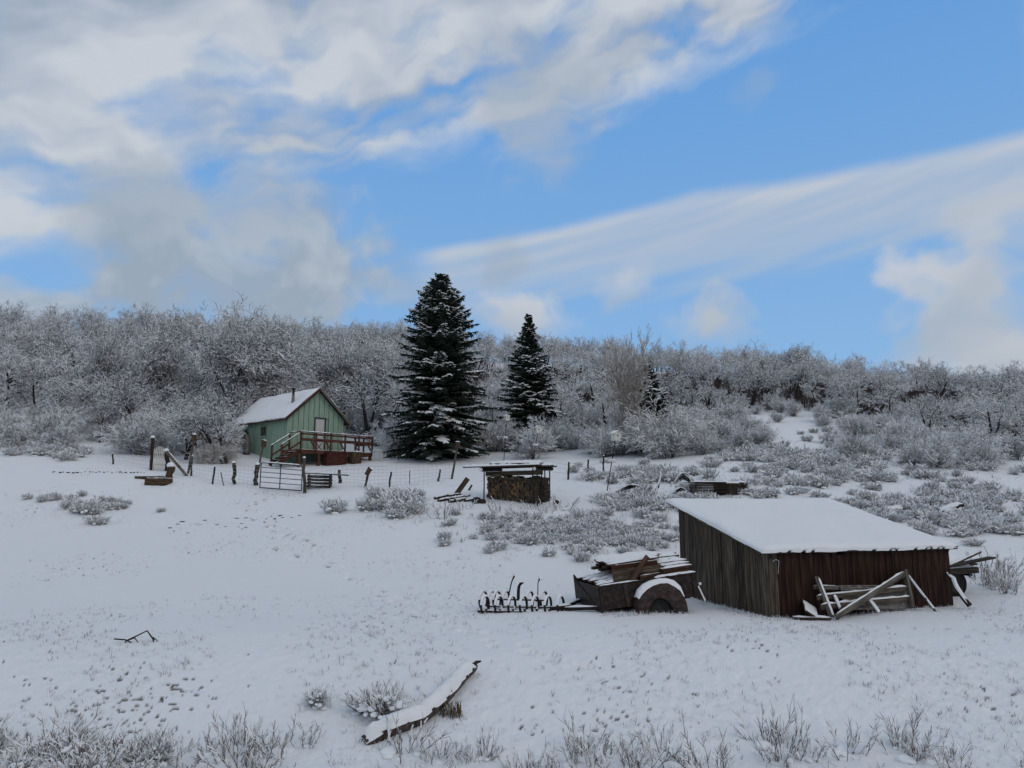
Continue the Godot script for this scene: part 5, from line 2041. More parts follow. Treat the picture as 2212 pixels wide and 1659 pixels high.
func make_deck(at: Vector3) -> void:
	var o := thing("wooden_deck", "red brown wooden deck with railing and stairs before the cabin door", "deck", at, CABIN_TURN)
	var x0 := -0.36
	var x1 := 4.78
	var zf := 2.0
	var fl := 0.68
	var rt := 1.68
	var r: Array = M.red_board
	for k in 13:                                      # floor boards
		var z := 0.07 + k * 0.15
		board("floor_board", Vector3(x0, fl - 0.02, z), Vector3(x1, fl - 0.02, z), 0.138, 0.035, r[k % 5], o, Vector3.UP, 0.0 if k < 4 else 0.03)
	board("rim_board", Vector3(x0 - 0.03, fl - 0.14, zf + 0.03), Vector3(x1 + 0.03, fl - 0.14, zf + 0.03), 0.2, 0.04, r[1], o, Vector3.BACK)
	board("rim_board", Vector3(x0, fl - 0.14, 0.1), Vector3(x0, fl - 0.14, zf), 0.2, 0.04, r[2], o, Vector3.RIGHT)
	board("rim_board", Vector3(x1, fl - 0.14, 0.1), Vector3(x1, fl - 0.14, zf), 0.2, 0.04, r[3], o, Vector3.RIGHT)
	# railing along the front and the right end
	var posts := []
	for i in 6:
		var x := lerpf(x0 + 0.04, x1 - 0.04, i / 5.0)
		posts.append(x)
		board("rail_post", Vector3(x, fl - 0.22, zf + 0.09), Vector3(x, rt - 0.03, zf + 0.09), 0.095, 0.07, r[i % 5], o, Vector3.BACK)
	for i in 5:
		var a: float = posts[i]
		var b: float = posts[i + 1]
		board("mid_rail", Vector3(a + 0.05, fl + 0.56, zf + 0.075), Vector3(b - 0.05, fl + 0.56, zf + 0.075), 0.17, 0.035, r[(i + 2) % 5], o, Vector3.BACK)
		board("knee_brace", Vector3(b - 0.07, fl + 0.12, zf + 0.05), Vector3(b - 0.32, fl + 0.48, zf + 0.05), 0.09, 0.03, r[(i + 1) % 5], o, Vector3.BACK)
		board("top_board", Vector3(a + 0.05, rt - 0.12, zf + 0.075), Vector3(b - 0.05, rt - 0.12, zf + 0.075), 0.1, 0.03, r[(i + 4) % 5], o, Vector3.BACK)
	board("handrail", Vector3(x0 - 0.05, rt, zf + 0.08), Vector3(x1 + 0.05, rt, zf + 0.08), 0.17, 0.04, r[2], o, Vector3.UP, 0.055)
	for z in [0.15, 1.05]:
		board("rail_post", Vector3(x1 + 0.06, fl - 0.22, z), Vector3(x1 + 0.06, rt - 0.03, z), 0.09, 0.07, r[1], o, Vector3.RIGHT)
	board("handrail", Vector3(x1 + 0.05, rt, zf), Vector3(x1 + 0.05, rt, 0.05), 0.15, 0.04, r[3], o, Vector3.UP, 0.05)
	board("mid_rail", Vector3(x1 + 0.05, fl + 0.56, zf), Vector3(x1 + 0.05, fl + 0.56, 0.1), 0.17, 0.035, r[0], o, Vector3.RIGHT)
	board("handrail", Vector3(x0, rt, zf), Vector3(x0, rt, 1.05), 0.13, 0.04, r[3], o, Vector3.UP, 0.05)
	# legs
	for q in [[x0 + 0.05, zf - 0.05], [1.0, zf - 0.08], [2.9, zf - 0.08], [x1 - 0.08, zf - 0.05], [x0 + 0.05, 0.2], [x1 - 0.08, 0.2]]:
		var foot := o.transform * Vector3(q[0], 0, q[1])
		board("leg", Vector3(q[0], H(foot.x, foot.z) - at.y - 0.12, q[1]), Vector3(q[0], fl - 0.24, q[1]), 0.15, 0.15, r[2], o, Vector3.BACK)
	# stairs go down to the left
	for i in 4:
		var y := fl - 0.16 * (i + 1)
		var x := x0 - 0.02 - 0.27 * i
		board("tread", Vector3(x - 0.14, y, 0.95), Vector3(x - 0.14, y, zf - 0.02), 0.27, 0.04, r[i % 5], o, Vector3.UP, 0.03)
	for z in [0.92, zf]:
		board("stringer", Vector3(x0, fl - 0.14, z), Vector3(x0 - 1.25, fl - 0.88, z), 0.2, 0.04, r[0], o, Vector3.BACK)
		board("stair_post", Vector3(x0 - 1.12, fl - 1.02, z + 0.05), Vector3(x0 - 1.12, 0.86, z + 0.05), 0.09, 0.07, r[3], o, Vector3.BACK)
		board("stair_rail", Vector3(x0 + 0.02, rt - 0.06, z + 0.06), Vector3(x0 - 1.2, 0.84, z + 0.06), 0.1, 0.05, r[4], o, Vector3.UP, 0.04)
		board("stair_rail", Vector3(x0 + 0.02, rt - 0.62, z + 0.06), Vector3(x0 - 1.12, 0.30, z + 0.06), 0.1, 0.035, r[1], o, Vector3.BACK)
	board("stair_post", Vector3(x0 - 0.02, fl - 0.2, 0.97), Vector3(x0 - 0.02, rt - 0.03, 0.97), 0.09, 0.07, r[3], o, Vector3.BACK)
	# what stands under and beside the deck
	var f := Basis(Vector3.UP, CABIN_TURN)
	var box := func(called: String, label: String, category: String, x: float, z: float, s: Vector3, mat: Material, snow: float, lid: bool) -> void:
		var p: Vector3 = at + f * Vector3(x, 0, z)
		p.y = H(p.x, p.z) - 0.05
		var b := thing(called, label, category, p, CABIN_TURN)
		var m := MB.new()
		m.box(Vector3(0, s.y * 0.5, 0), s)
		build(m, "body", mat, b)
		if lid:
			board("lid", Vector3(-s.x * 0.53, s.y + 0.015, 0), Vector3(s.x * 0.53, s.y + 0.015, 0), s.z * 1.08, 0.03, mat, b, Vector3.UP, snow)
		for k in [-1.0, 1.0]:
			board("edge_strip", Vector3(k * s.x * 0.48, 0.0, s.z * 0.5 + 0.01), Vector3(k * s.x * 0.48, s.y, s.z * 0.5 + 0.01), 0.05, 0.02, mat, b, Vector3.BACK)
	box.call("red_cabinet", "dull red panel sided cabinet under the wooden deck", "cabinet", 2.0, zf + 0.05, Vector3(1.35, 0.72, 0.5), M.red_box, 0.0, true)
	box.call("brown_bin", "brown bin with a snow capped lid under the deck's right end", "bin", 3.35, zf + 0.2, Vector3(0.62, 0.72, 0.5), M.box_wood, 0.07, true)
	# tank by the windowed wall
	var tp: Vector3 = at + f * Vector3(-0.55, 0, -3.75)
	tp.y = H(tp.x, tp.z)
	var t := thing("gas_tank", "tall grey gas cylinder standing at the cabin's windowed wall", "tank", tp)
	var tb := MB.new()
	tb.pipe([Vector3(0, -0.1, 0), Vector3(0, 1.1, 0), Vector3(0, 1.2, 0), Vector3(0, 1.25, 0)], [0.2, 0.2, 0.15, 0.05], 14)
	build(tb, "body", M.zinc, t)
	var tv := MB.new()
	tv.pipe([Vector3(0, 1.24, 0), Vector3(0, 1.36, 0), Vector3(0, 1.42, 0)], [0.06, 0.07, 0.03], 10)
	build(tv, "valve_guard", M.iron, t)
	var tr := MB.new()
	tr.pipe([Vector3(0, 0.0, 0), Vector3(0, 0.06, 0)], [0.215, 0.215], 14)
	build(tr, "foot_ring", M.iron, t)
	# little white table beyond the deck
	var q := z1(2000, 790)
	var wt := G(q.x, q.y)
	var tb2 := thing("white_table", "small white table with snow beyond the deck's right end", "table", wt + Vector3(0.1, 0, -0.4))
	board("table_top", Vector3(-0.3, 0.72, 0), Vector3(0.35, 0.72, 0), 0.5, 0.03, M.white_paint, tb2, Vector3.UP, 0.04)
	for k in [[-0.25, 0.2], [0.3, 0.2], [-0.25, -0.2], [0.3, -0.2]]:
		board("leg", Vector3(k[0], -0.15, k[1]), Vector3(k[0], 0.7, k[1]), 0.04, 0.04, M.white_paint, tb2, Vector3.BACK)


# ---------------------------------------------------------------- gates, fences, birdhouses
func snow_post(called: String, label: String, base: Vector2, tip: Vector2, r0: float, r1: float, mat: Material, parent: Node3D = null, category := "post") -> Node3D:
	var e := upright(base, tip)
	var o := pole(called, e[0] - (parent.position if parent else Vector3.ZERO), e[1] - (parent.position if parent else Vector3.ZERO), r0, r1, mat, parent, 0.25)
	if parent == null:
		tag(o, label, category)
	var lg: float = (e[1] - e[0]).length()
	cap(o, Vector3(0, lg + r1 * 0.3, 0), Vector3(r1 * 1.12, r1 * 0.9, r1 * 1.12))
	return o


func birdhouse(label: String, base: Vector2, tip: Vector2, size: float, pale: bool, tilt: float, turn: float) -> void:
	var e := upright(base, tip)
	var o := thing("birdhouse", label, "birdhouse", e[0])
	var d: Vector3 = e[1] - e[0]
	pole("post", Vector3.ZERO, d, 0.055 if not pale else 0.022, 0.045 if not pale else 0.018, M.pale_post if not pale else M.iron, o, 0.12)
	var h := Node3D.new()
	h.name = "nest_box"
	o.add_child(h)
	h.position = d
	h.rotation = Vector3(0, turn, tilt)
	var mat: Material = M.white_paint if pale else M.box_wood
	var s := size
	var mb := MB.new()
	mb.slab([Vector2(-s * 0.5, -s * 0.55), Vector2(s * 0.5, -s * 0.55), Vector2(s * 0.5, s * 0.55), Vector2(0, s * 0.85), Vector2(-s * 0.5, s * 0.55)] if pale else [Vector2(-s * 0.5, -s * 0.9), Vector2(s * 0.5, -s * 0.9), Vector2(s * 0.5, s * 0.6), Vector2(-s * 0.5, s * 0.85)], -s * 0.5, s * 0.5)
	build(mb, "walls", mat, h)
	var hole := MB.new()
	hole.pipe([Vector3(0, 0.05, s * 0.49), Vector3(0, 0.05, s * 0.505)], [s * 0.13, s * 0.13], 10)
	build(hole, "dark_hole_disc", M.iron, h)  # dark disc painted in for the shade of the entrance hole, no plate there
	if pale:
		for k in [-1.0, 1.0]:
			board("roof_board", Vector3(k * s * 0.68, s * 0.44, 0), Vector3(0, s * 0.92, 0), s * 1.25, 0.02, mat, h, Vector3(k, 1.4, 0), 0.05)
		var bf := MB.new()
		bf.pipe([d * 0.56 + Vector3(0, -0.02, 0), d * 0.57, d * 0.57 + Vector3(0, 0.06, 0)], [s * 0.62, s * 0.55, 0.03], 14)
		build(bf, "squirrel_guard", M.white_metal, o)
		cap(o, d * 0.57 + Vector3(0, 0.03, 0), Vector3(s * 0.6, 0.05, s * 0.6))
	else:
		board("roof_board", Vector3(-s * 0.62, s * 0.88, 0), Vector3(s * 0.62, s * 0.62, 0), s * 1.3, 0.025, mat, h, Vector3.UP, 0.07)


func fence(label: String, ends: Array, posts: Array, wires: int, high: float, mesh: bool) -> void:
	# ends: pixels of the line's foot; posts: [foot u, foot v, tip u, tip v, radius]
	var at := G(ends[0][0], ends[0][1])
	var o := thing("wire_fence", label, "fence", at)
	for q in posts:
		snow_post("fence_post", "", Vector2(q[0], q[1]), Vector2(q[2], q[3]), q[4], q[4] * 0.9, M.post if q[4] > 0.03 else M.iron, o)
	for i in ends.size() - 1:
		var a := G(ends[i][0], ends[i][1])
		var b := G(ends[i + 1][0], ends[i + 1][1])
		var span := Vector2(a.x - b.x, a.z - b.z).length()
		var steps := maxi(2, int(span / 0.5))
		for k in wires:
			var y := high * (k + 1.0) / wires
			var pts := []
			for s in steps + 1:
				var p := a.lerp(b, float(s) / steps)
				p.y = H(p.x, p.z) + y + 0.03 * sin(s * 1.7 + k)
				pts.append(p - at)
			var mb := MB.new()
			for s in steps:
				mb.seg(pts[s], pts[s + 1], 0.006, 0.006, 3)
			build(mb, "wire", M.frost_wire, o)
		if mesh:
			var mb := MB.new()
			var n := int(span / 0.2)
			for s in n:
				var p := a.lerp(b, (s + 0.5) / n)
				p.y = H(p.x, p.z)
				mb.seg(p - at + Vector3(0, 0.03, 0), p - at + Vector3(0, high, 0), 0.0035, 0.0035, 3)
			build(mb, "stay_wires", M.frost_wire, o)


func make_gates() -> void:
	# tube gate
	var a := G(561, 1058)
	var b := G(651, 1065)
	var o := thing("tube_gate", "dark blue tubular steel farm gate with snow on its top bar", "gate", a)
	var d := b - a
	var h := P(561, 999, -a.z).y - a.y
	var hb := P(651, 1006, -b.z).y - b.y
	var lift := Vector3(0, 0.10, 0)
	var bars := 6
	for i in bars:
		var f := i / (bars - 1.0)
		f = pow(f, 0.92)
		var p := lift + Vector3(0, (h - 0.1) * f, 0)
		var q := d + lift + Vector3(0, (hb - 0.1) * f, 0)
		var mb := MB.new()
		var r := 0.026 if i == 0 or i == bars - 1 else 0.02
		if i == bars - 1:
			mb.pipe([p - Vector3(0, 0.12, 0), p - Vector3(0, 0.03, 0) + d * 0.012, p + d * 0.045, q - d * 0.045, q - Vector3(0, 0.03, 0) - d * 0.012, q - Vector3(0, 0.12, 0)], [r, r, r, r, r, r], 7)
		else:
			mb.pipe([p, q], [r, r], 7)
		var bar := build(mb, "bar", M.blue_steel, o)
		if i == bars - 1:
			var pts := []
			for k in 13:
				pts.append((p + d * 0.045).lerp(q - d * 0.045, k / 12.0) + Vector3(0, 0.02, 0))
			snow_line(bar, pts, 0.03, 0.045)
		elif i > 0:
			var pts := []
			for k in 9:
				pts.append(p.lerp(q, k / 8.0) + Vector3(0, 0.014, 0))
			snow_line(bar, pts, 0.016, 0.014)
	for f in [0.0, 0.48, 1.0]:
		var mb := MB.new()
		var k: Vector3 = d * f
		mb.pipe([k + lift, k + lift + Vector3(0, lerpf(h, hb, f) - 0.13, 0)], [0.024, 0.024], 7)
		build(mb, "upright", M.blue_steel, o)
	snow_post("gate_post", "stout dark hinge post at the left end of the tube gate", z1(1015, 985), z1(1030, 815), 0.10, 0.10, M.post)
	snow_post("gate_post", "knotty latch post at the right end of the tube gate", z1(1420, 1050), z1(1418, 758), 0.075, 0.06, M.pale_post)
	snow_post("gate_brace", "leaning brace pole against the gate's hinge post", z1(1000, 985), z1(1045, 810), 0.035, 0.03, M.post, null, "brace")
	# picket gate
	var pa := G(z1(155, 862).x, z1(155, 862).y)
	var pb := G(z1(257, 866).x, z1(257, 866).y)
	var pg := thing("picket_gate", "small white picket gate with an arched top by the wood edge", "gate", pa)
	var pd := pb - pa
	var ph := P(341, z1(200, 652).y, -pa.z).y - pa.y
	for i in 7:
		var f := (i + 0.5) / 7.0
		var top := ph * (0.84 + 0.16 * sin(f * PI))
		var mb := MB.new()
		var w := pd.length() / 7.0 * 0.27
		mb.slab([Vector2(-w, 0.02), Vector2(w, 0.02), Vector2(w, top - 0.06), Vector2(0, top), Vector2(-w, top - 0.06)], -0.012, 0.012)
		var pk := build(mb, "picket", M.white_paint, pg)
		pk.transform = Transform3D(Basis(Vector3.UP, atan2(-pd.z, pd.x)), pd * f)
	for y in [0.25, 0.72]:
		board("rail", Vector3(0, ph * y, -0.03), pd + Vector3(0, ph * y, -0.03), 0.09, 0.03, M.white_paint, pg, Vector3.BACK)
	snow_post("gate_post", "tall dark square post holding the white picket gate", z1(152, 858), z1(160, 590), 0.10, 0.095, M.post)
	snow_post("gate_post", "short dark post at the latch side of the picket gate", z1(275, 865), z1(275, 700), 0.11, 0.11, M.post)
	var br := upright(z1(445, 908), z1(268, 702))
	tag(board("brace_plank", br[0], P(z1(275, 705).x, z1(275, 705).y, -br[0].z + 0.3), 0.13, 0.04, M.pale_board, null, Vector3(0.3, 0.5, 1.0), 0.05), "snow covered plank sloping down from the picket gate's post", "plank")
	# birdhouses on posts
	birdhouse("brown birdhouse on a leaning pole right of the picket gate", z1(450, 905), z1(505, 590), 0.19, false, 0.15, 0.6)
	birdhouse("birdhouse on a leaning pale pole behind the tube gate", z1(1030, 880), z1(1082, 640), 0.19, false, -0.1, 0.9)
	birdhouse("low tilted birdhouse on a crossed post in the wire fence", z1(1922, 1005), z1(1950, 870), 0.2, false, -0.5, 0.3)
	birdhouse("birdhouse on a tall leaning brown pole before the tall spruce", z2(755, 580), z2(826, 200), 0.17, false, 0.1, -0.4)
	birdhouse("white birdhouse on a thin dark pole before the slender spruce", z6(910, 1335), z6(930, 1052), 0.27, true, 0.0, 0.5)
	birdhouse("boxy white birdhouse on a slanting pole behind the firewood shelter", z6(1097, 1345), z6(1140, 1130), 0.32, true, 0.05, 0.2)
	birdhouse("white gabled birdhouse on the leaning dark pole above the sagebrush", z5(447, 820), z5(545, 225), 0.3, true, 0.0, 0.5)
	# fences
	fence("sagging wire fence between the picket gate and the tube gate", [[359, 1013], [395, 1030], [452, 1043], [512, 1052], [557, 1057]], [[459, 1046, 464, 1008, 0.045], [483, 1049, 477, 1020, 0.022], [506, 1046, 505, 1000, 0.085], [413, 1028, 415, 985, 0.05]], 6, 1.0, true)
	fence("woven wire fence running from the tube gate past the firewood", [[655, 1064], [735, 1050], [830, 1052], [910, 1046], [975, 1040]], [[735, 1044, 733, 1015, 0.08], [841, 1052, 845, 1019, 0.045], [885, 1046, 885, 1016, 0.02], [947, 1040, 951, 1014, 0.05], [789, 1050, 797, 1020, 0.045]], 6, 0.95, true)
	fence("collapsed brushy wire fence left of the picket gate", [[210, 995], [260, 1003], [325, 1015]], [[245, 1003, 243, 980, 0.045]], 5, 0.9, true)
	fence("frosted pole and wire fence behind the firewood shelter", [[1194, 1030], [1226, 1035], [1300, 1022], [1330, 1016]], [[1228, 1036, 1229, 998, 0.05], [1270, 1028, 1271, 992, 0.045], [1303, 1022, 1304, 985, 0.045]], 4, 0.95, false)
	snow_post("leaning_stub", "thick snow capped stub post leaning before the tall spruce", z2(475, 385), z2(465, 245), 0.09, 0.085, M.pale_post)
	# the low timber boxes before the picket gate
	for q in [[10, 200, 935, 908, "long low timber box with snow before the picket gate"], [92, 262, 985, 925, "thick brown timber block with snow before the picket gate"]]:
		var u0 := z1(q[0], q[2])
		var u1 := z1(q[1], q[2])
		var c := G((u0.x + u1.x) * 0.5, u0.y)
		var wd: float = (u1.x - u0.x) / FOCAL * -c.z
		var hh: float = P(u0.x, z1(0, q[3]).y, -c.z).y - P(u0.x, u0.y, -c.z).y
		var bx := thing("timber_box", q[4], "planter", c, -0.08)
		board("front_timber", Vector3(-wd * 0.5, hh * 0.45, 0), Vector3(wd * 0.5, hh * 0.45, 0), hh * 1.1, 0.09, M.box_wood, bx, Vector3.BACK, 0.04)
		board("back_timber", Vector3(-wd * 0.5, hh * 0.45, -0.6), Vector3(wd * 0.5, hh * 0.45, -0.6), hh * 1.1, 0.09, M.box_wood, bx, Vector3.BACK, 0.04)
		for k in [-1.0, 1.0]:
			board("end_timber", Vector3(k * wd * 0.47, hh * 0.45, -0.05), Vector3(k * wd * 0.47, hh * 0.45, -0.55), hh * 1.05, 0.08, M.box_wood, bx, Vector3.RIGHT)
		var top := MB.new()
		top.box(Vector3(0, hh * 0.9, -0.3), Vector3(wd * 0.92, 0.1, 0.5))
		build(top, "snow_fill", M.snow, bx)
	snow_post("wood_stump", "short brown stump with a snow cap beside the picket gate", z1(300, 920), z1(310, 830), 0.15, 0.17, M.box_wood, null, "stump")
	# pallet heap behind the fence
	var hp := z1(1540, 1015)
	var hc := G(hp.x, hp.y)
	var heap := thing("pallet", "dark slatted pallet box with snow behind the latch post", "pallet", hc, 0.1)
	for k in 4:
		board("slat", Vector3(-0.55, 0.12 + 0.15 * k, 0.02 * k), Vector3(0.5, 0.10 + 0.15 * k, 0.0), 0.11, 0.03, M.post, heap, Vector3.BACK, 0.02 if k == 3 else 0.0)
		board("slat", Vector3(-0.55, 0.12 + 0.15 * k, -0.6), Vector3(0.5, 0.10 + 0.15 * k, -0.6), 0.11, 0.03, M.post, heap, Vector3.BACK)
	for k in [-0.5, 0.45]:
		board("stringer", Vector3(k, 0.0, -0.3), Vector3(k, 0.66, -0.3), 0.6, 0.05, M.post, heap, Vector3.RIGHT, 0.03)
	tag(board("long_plank", hc + Vector3(-0.75, 0.72, 0.1), hc + Vector3(1.35, 0.62, 0.15), 0.16, 0.05, M.post, null, Vector3.UP, 0.04), "long snow covered plank lying across the pallet box", "plank")


# ---------------------------------------------------------------- firewood
func make_firewood() -> void:
	var turn := -0.47
	var c := G(z2(1700, 868).x, z2(1700, 868).y)      # the near corner
	var o := thing("firewood_shelter", "open firewood shelter roofed with rough snow covered slabs", "shelter", c, turn)
	var w := 2.25
	var dp := 1.05
	var hh := 1.42
	var dy := func(x: float, z: float) -> float:
		var p: Vector3 = o.transform * Vector3(x, 0, z)
		return H(p.x, p.z) - c.y
	for q in [[-w - 0.05, 0.1], [0.06, 0.1], [0.06, -0.30], [0.06, -0.62], [0.06, -dp - 0.05], [-w - 0.05, -dp - 0.05], [-0.12, 0.12]]:
		pole("post", Vector3(q[0], dy.call(q[0], q[1]) - 0.15, q[1]), Vector3(q[0], hh, q[1]), 0.028, 0.026, M.post, o, 0.1)
	for q in [[-w - 0.05, 0.35, 0.085], [0.05, 0.30, 0.075]]:          # round beams, ends towards us
		var bm := pole("round_beam", Vector3(q[0], hh - 0.02, q[1]), Vector3(q[0], hh + 0.02, -dp - 0.3), q[2], q[2], M.post, o, 0.08)
		var fc := MB.new()
		fc.blob(Vector3(0, -0.02, 0), Vector3(q[2] * 0.95, 0.03, q[2] * 0.95), fine, 0.1)
		build(fc, "snow_cap", M.snow, bm)
	board("front_beam", Vector3(-w, hh - 0.19, 0.06), Vector3(0.3, hh - 0.17, 0.1), 0.17, 0.06, M.grey_board[3], o, Vector3.BACK, 0.03)
	for k in 7:
		var z := 0.32 - 0.25 * k
		var x0 := -w - [0.85, 0.35, 0.2, 0.25, 0.3, 0.2, 0.25][k] as float
		var x1 := [0.3, 0.7, 0.4, 0.35, 0.35, 0.3, 0.3][k] as float
		board("roof_slab", Vector3(x0, hh + 0.08 + 0.02 * (k % 2), z), Vector3(x1, hh + 0.09 + 0.025 * ((k + 1) % 2), z), 0.25, 0.05, M.grey_board[k % 5], o, Vector3(0, 1, 0.05), 0.09)
	for k in 3:
		board("loose_slab", Vector3(-w + 0.1 + 0.1 * k, hh + 0.22 + 0.03 * k, -0.15 - 0.3 * k), Vector3(0.2 - 0.15 * k, hh + 0.20 + 0.03 * k, -0.1 - 0.3 * k), 0.2, 0.045, M.grey_board[(k + 2) % 5], o, Vector3.UP, 0.09)
	# the stacked rounds
	var s := thing("firewood_stack", "stack of split and round firewood logs under the slab roof", "woodpile", c, turn)
	var ends := []
	for i in 5:                                        # a few shared shapes
		var mb := MB.new()
		var r := 0.05 + 0.009 * i
		var pts := []
		var ring := 9
		var outline := []
		for k in ring:
			var f := 1.0 + 0.14 * fine.get_noise_2d(k * 55.0, i * 91.0)
			if i == 3 and k > 5:
				f *= 0.72
			outline.append(Vector2(cos(TAU * k / ring), sin(TAU * k / ring)) * r * f)
		var endc := [Color(0.40, 0.28, 0.16), Color(0.33, 0.24, 0.15), Color(0.20, 0.16, 0.12), Color(0.45, 0.30, 0.16), Color(0.15, 0.125, 0.105)][i] as Color
		for k in ring:
			var a: Vector2 = outline[k]
			var b: Vector2 = outline[(k + 1) % ring]
			mb.col = endc
			mb.tri(Vector3.ZERO, Vector3(a.x * 0.9, a.y * 0.9, 0), Vector3(b.x * 0.9, b.y * 0.9, 0))
			mb.col = Color(0.085, 0.072, 0.062)
			mb.quad(Vector3(a.x * 0.9, a.y * 0.9, 0), Vector3(a.x, a.y, -0.006), Vector3(b.x, b.y, -0.006), Vector3(b.x * 0.9, b.y * 0.9, 0))
			mb.quad(Vector3(a.x, a.y, -0.006), Vector3(a.x, a.y, -0.48), Vector3(b.x, b.y, -0.48), Vector3(b.x, b.y, -0.006))
			mb.col = endc
			mb.tri(Vector3(0, 0, -0.48), Vector3(b.x, b.y, -0.48), Vector3(a.x, a.y, -0.48))
		ends.append([mb.mesh(), r])
	var count := 0
	for rear in 2:
		var x := -w + 0.05
		if rear == 1:
			x = -0.6
		while x < -0.02:
			var y: float = dy.call(x, -0.2) + 0.03
			var lim := 1.03 + 0.05 * sin(x * 4.0) + (0.05 if x < -1.7 else 0.0)
			while y < lim and count < 299:
				var k := rng.randi() % 5
				var r: float = ends[k][1]
				var lg := obj("log", ends[k][0], M.log_end, s)
				lg.position = Vector3(x + 0.05 + rng.randf_range(-0.018, 0.018), y + r * 0.8, rng.randf_range(-0.06, 0.05) - (0.53 if rear else 0.0))
				lg.rotation = Vector3(rng.randf_range(-0.04, 0.04), rng.randf_range(-0.08, 0.08), rng.randf() * TAU)
				y += r * 1.62
				count += 1
			x += rng.randf_range(0.100, 0.122)
	# brush lying on the stack
	for q in [[1290, 530, 1460, 590, 0.045, "short slab resting on top of the firewood stack"], [1150, 560, 1300, 540, 0.04, "grey slab end resting on the firewood stack's left top"]]:
		var a := z2(q[0], q[1])
		var b := z2(q[2], q[3])
		tag(board("firewood_slab", P(a.x, a.y, -c.z + 0.9), P(b.x, b.y, -c.z + 0.35), q[4] * 3.0, q[4], M.grey_board[1], null, Vector3.UP), q[5], "firewood")
	# heap left of the shelter
	var spots := [[560, 790, 720, 755], [600, 815, 760, 790], [700, 800, 900, 770], [760, 815, 940, 795], [650, 770, 860, 745], [820, 790, 960, 760], [900, 815, 1010, 800], [720, 825, 860, 815]]
	for i in spots.size():
		var q: Array = spots[i]
		var a := G(z2(q[0], q[1] + 18).x, z2(q[0], q[1] + 18).y)
		var e := z2(q[2], q[3])
		var b := P(e.x, e.y, -a.z + 0.2)
		var lg := pole("discarded_log", a + Vector3(0, 0.05, 0), b, 0.055, 0.045, M.post, null, 0.3)
		tag(lg, "short dark log under snow in the heap left of the firewood", "log", "heap of logs left of the firewood")
		var pts := []
		for k in 7:
			pts.append(lg.transform.affine_inverse() * ((a + Vector3(0, 0.05, 0)).lerp(b, 0.06 + 0.88 * k / 6.0) + Vector3(0, 0.03, 0)))
		snow_cover(lg, pts, 0.055, 0.05)
	var st := upright(z2(805, 752), z2(935, 572))
	tag(board("leaning_slab", st[0], st[1], 0.2, 0.09, M.box_wood, null, Vector3(-0.2, 0.1, 1.0), 0.0), "thick brown slab standing aslant in the log heap", "slab")
	var st2 := upright(z2(945, 705), z2(980, 645))
	tag(board("leaning_slab", st2[0], st2[1], 0.08, 0.05, M.post, null, Vector3(0, 0.1, 1.0), 0.0), "small dark slab stub standing beside the log heap", "slab")
	for q in [[1035, 845, 0.19, "grey angular stone under snow beside the firewood shelter"], [1100, 848, 0.14, "small stone under snow touching the firewood shelter's left post"], [1912, 852, 0.12, "small dark stone right of the firewood shelter"]]:
		var p := G(z2(q[0], q[1]).x, z2(q[0], q[1]).y)
		var rock := thing("stone", q[3], "stone", p)
		var mb := MB.new()
		mb.blob(Vector3(0, q[2] * 0.4, 0), Vector3(q[2], q[2] * 0.75, q[2] * 0.8), bump, 1.2, 5, 7)
		build(mb, "rock", M.post, rock)
		cap(rock, Vector3(0, q[2] * 0.95, -0.02), Vector3(q[2] * 0.75, q[2] * 0.25, q[2] * 0.6))


# snow over a pole, given in the pole's own axes
func snow_cover(o: MeshInstance3D, pts: Array, half: float, high: float) -> void:
	var t := o.transform
	var world := []
	for p in pts:
		world.append(t * p)
	var s := snow_line(o, world, half, high)
	s.transform = t.affine_inverse()


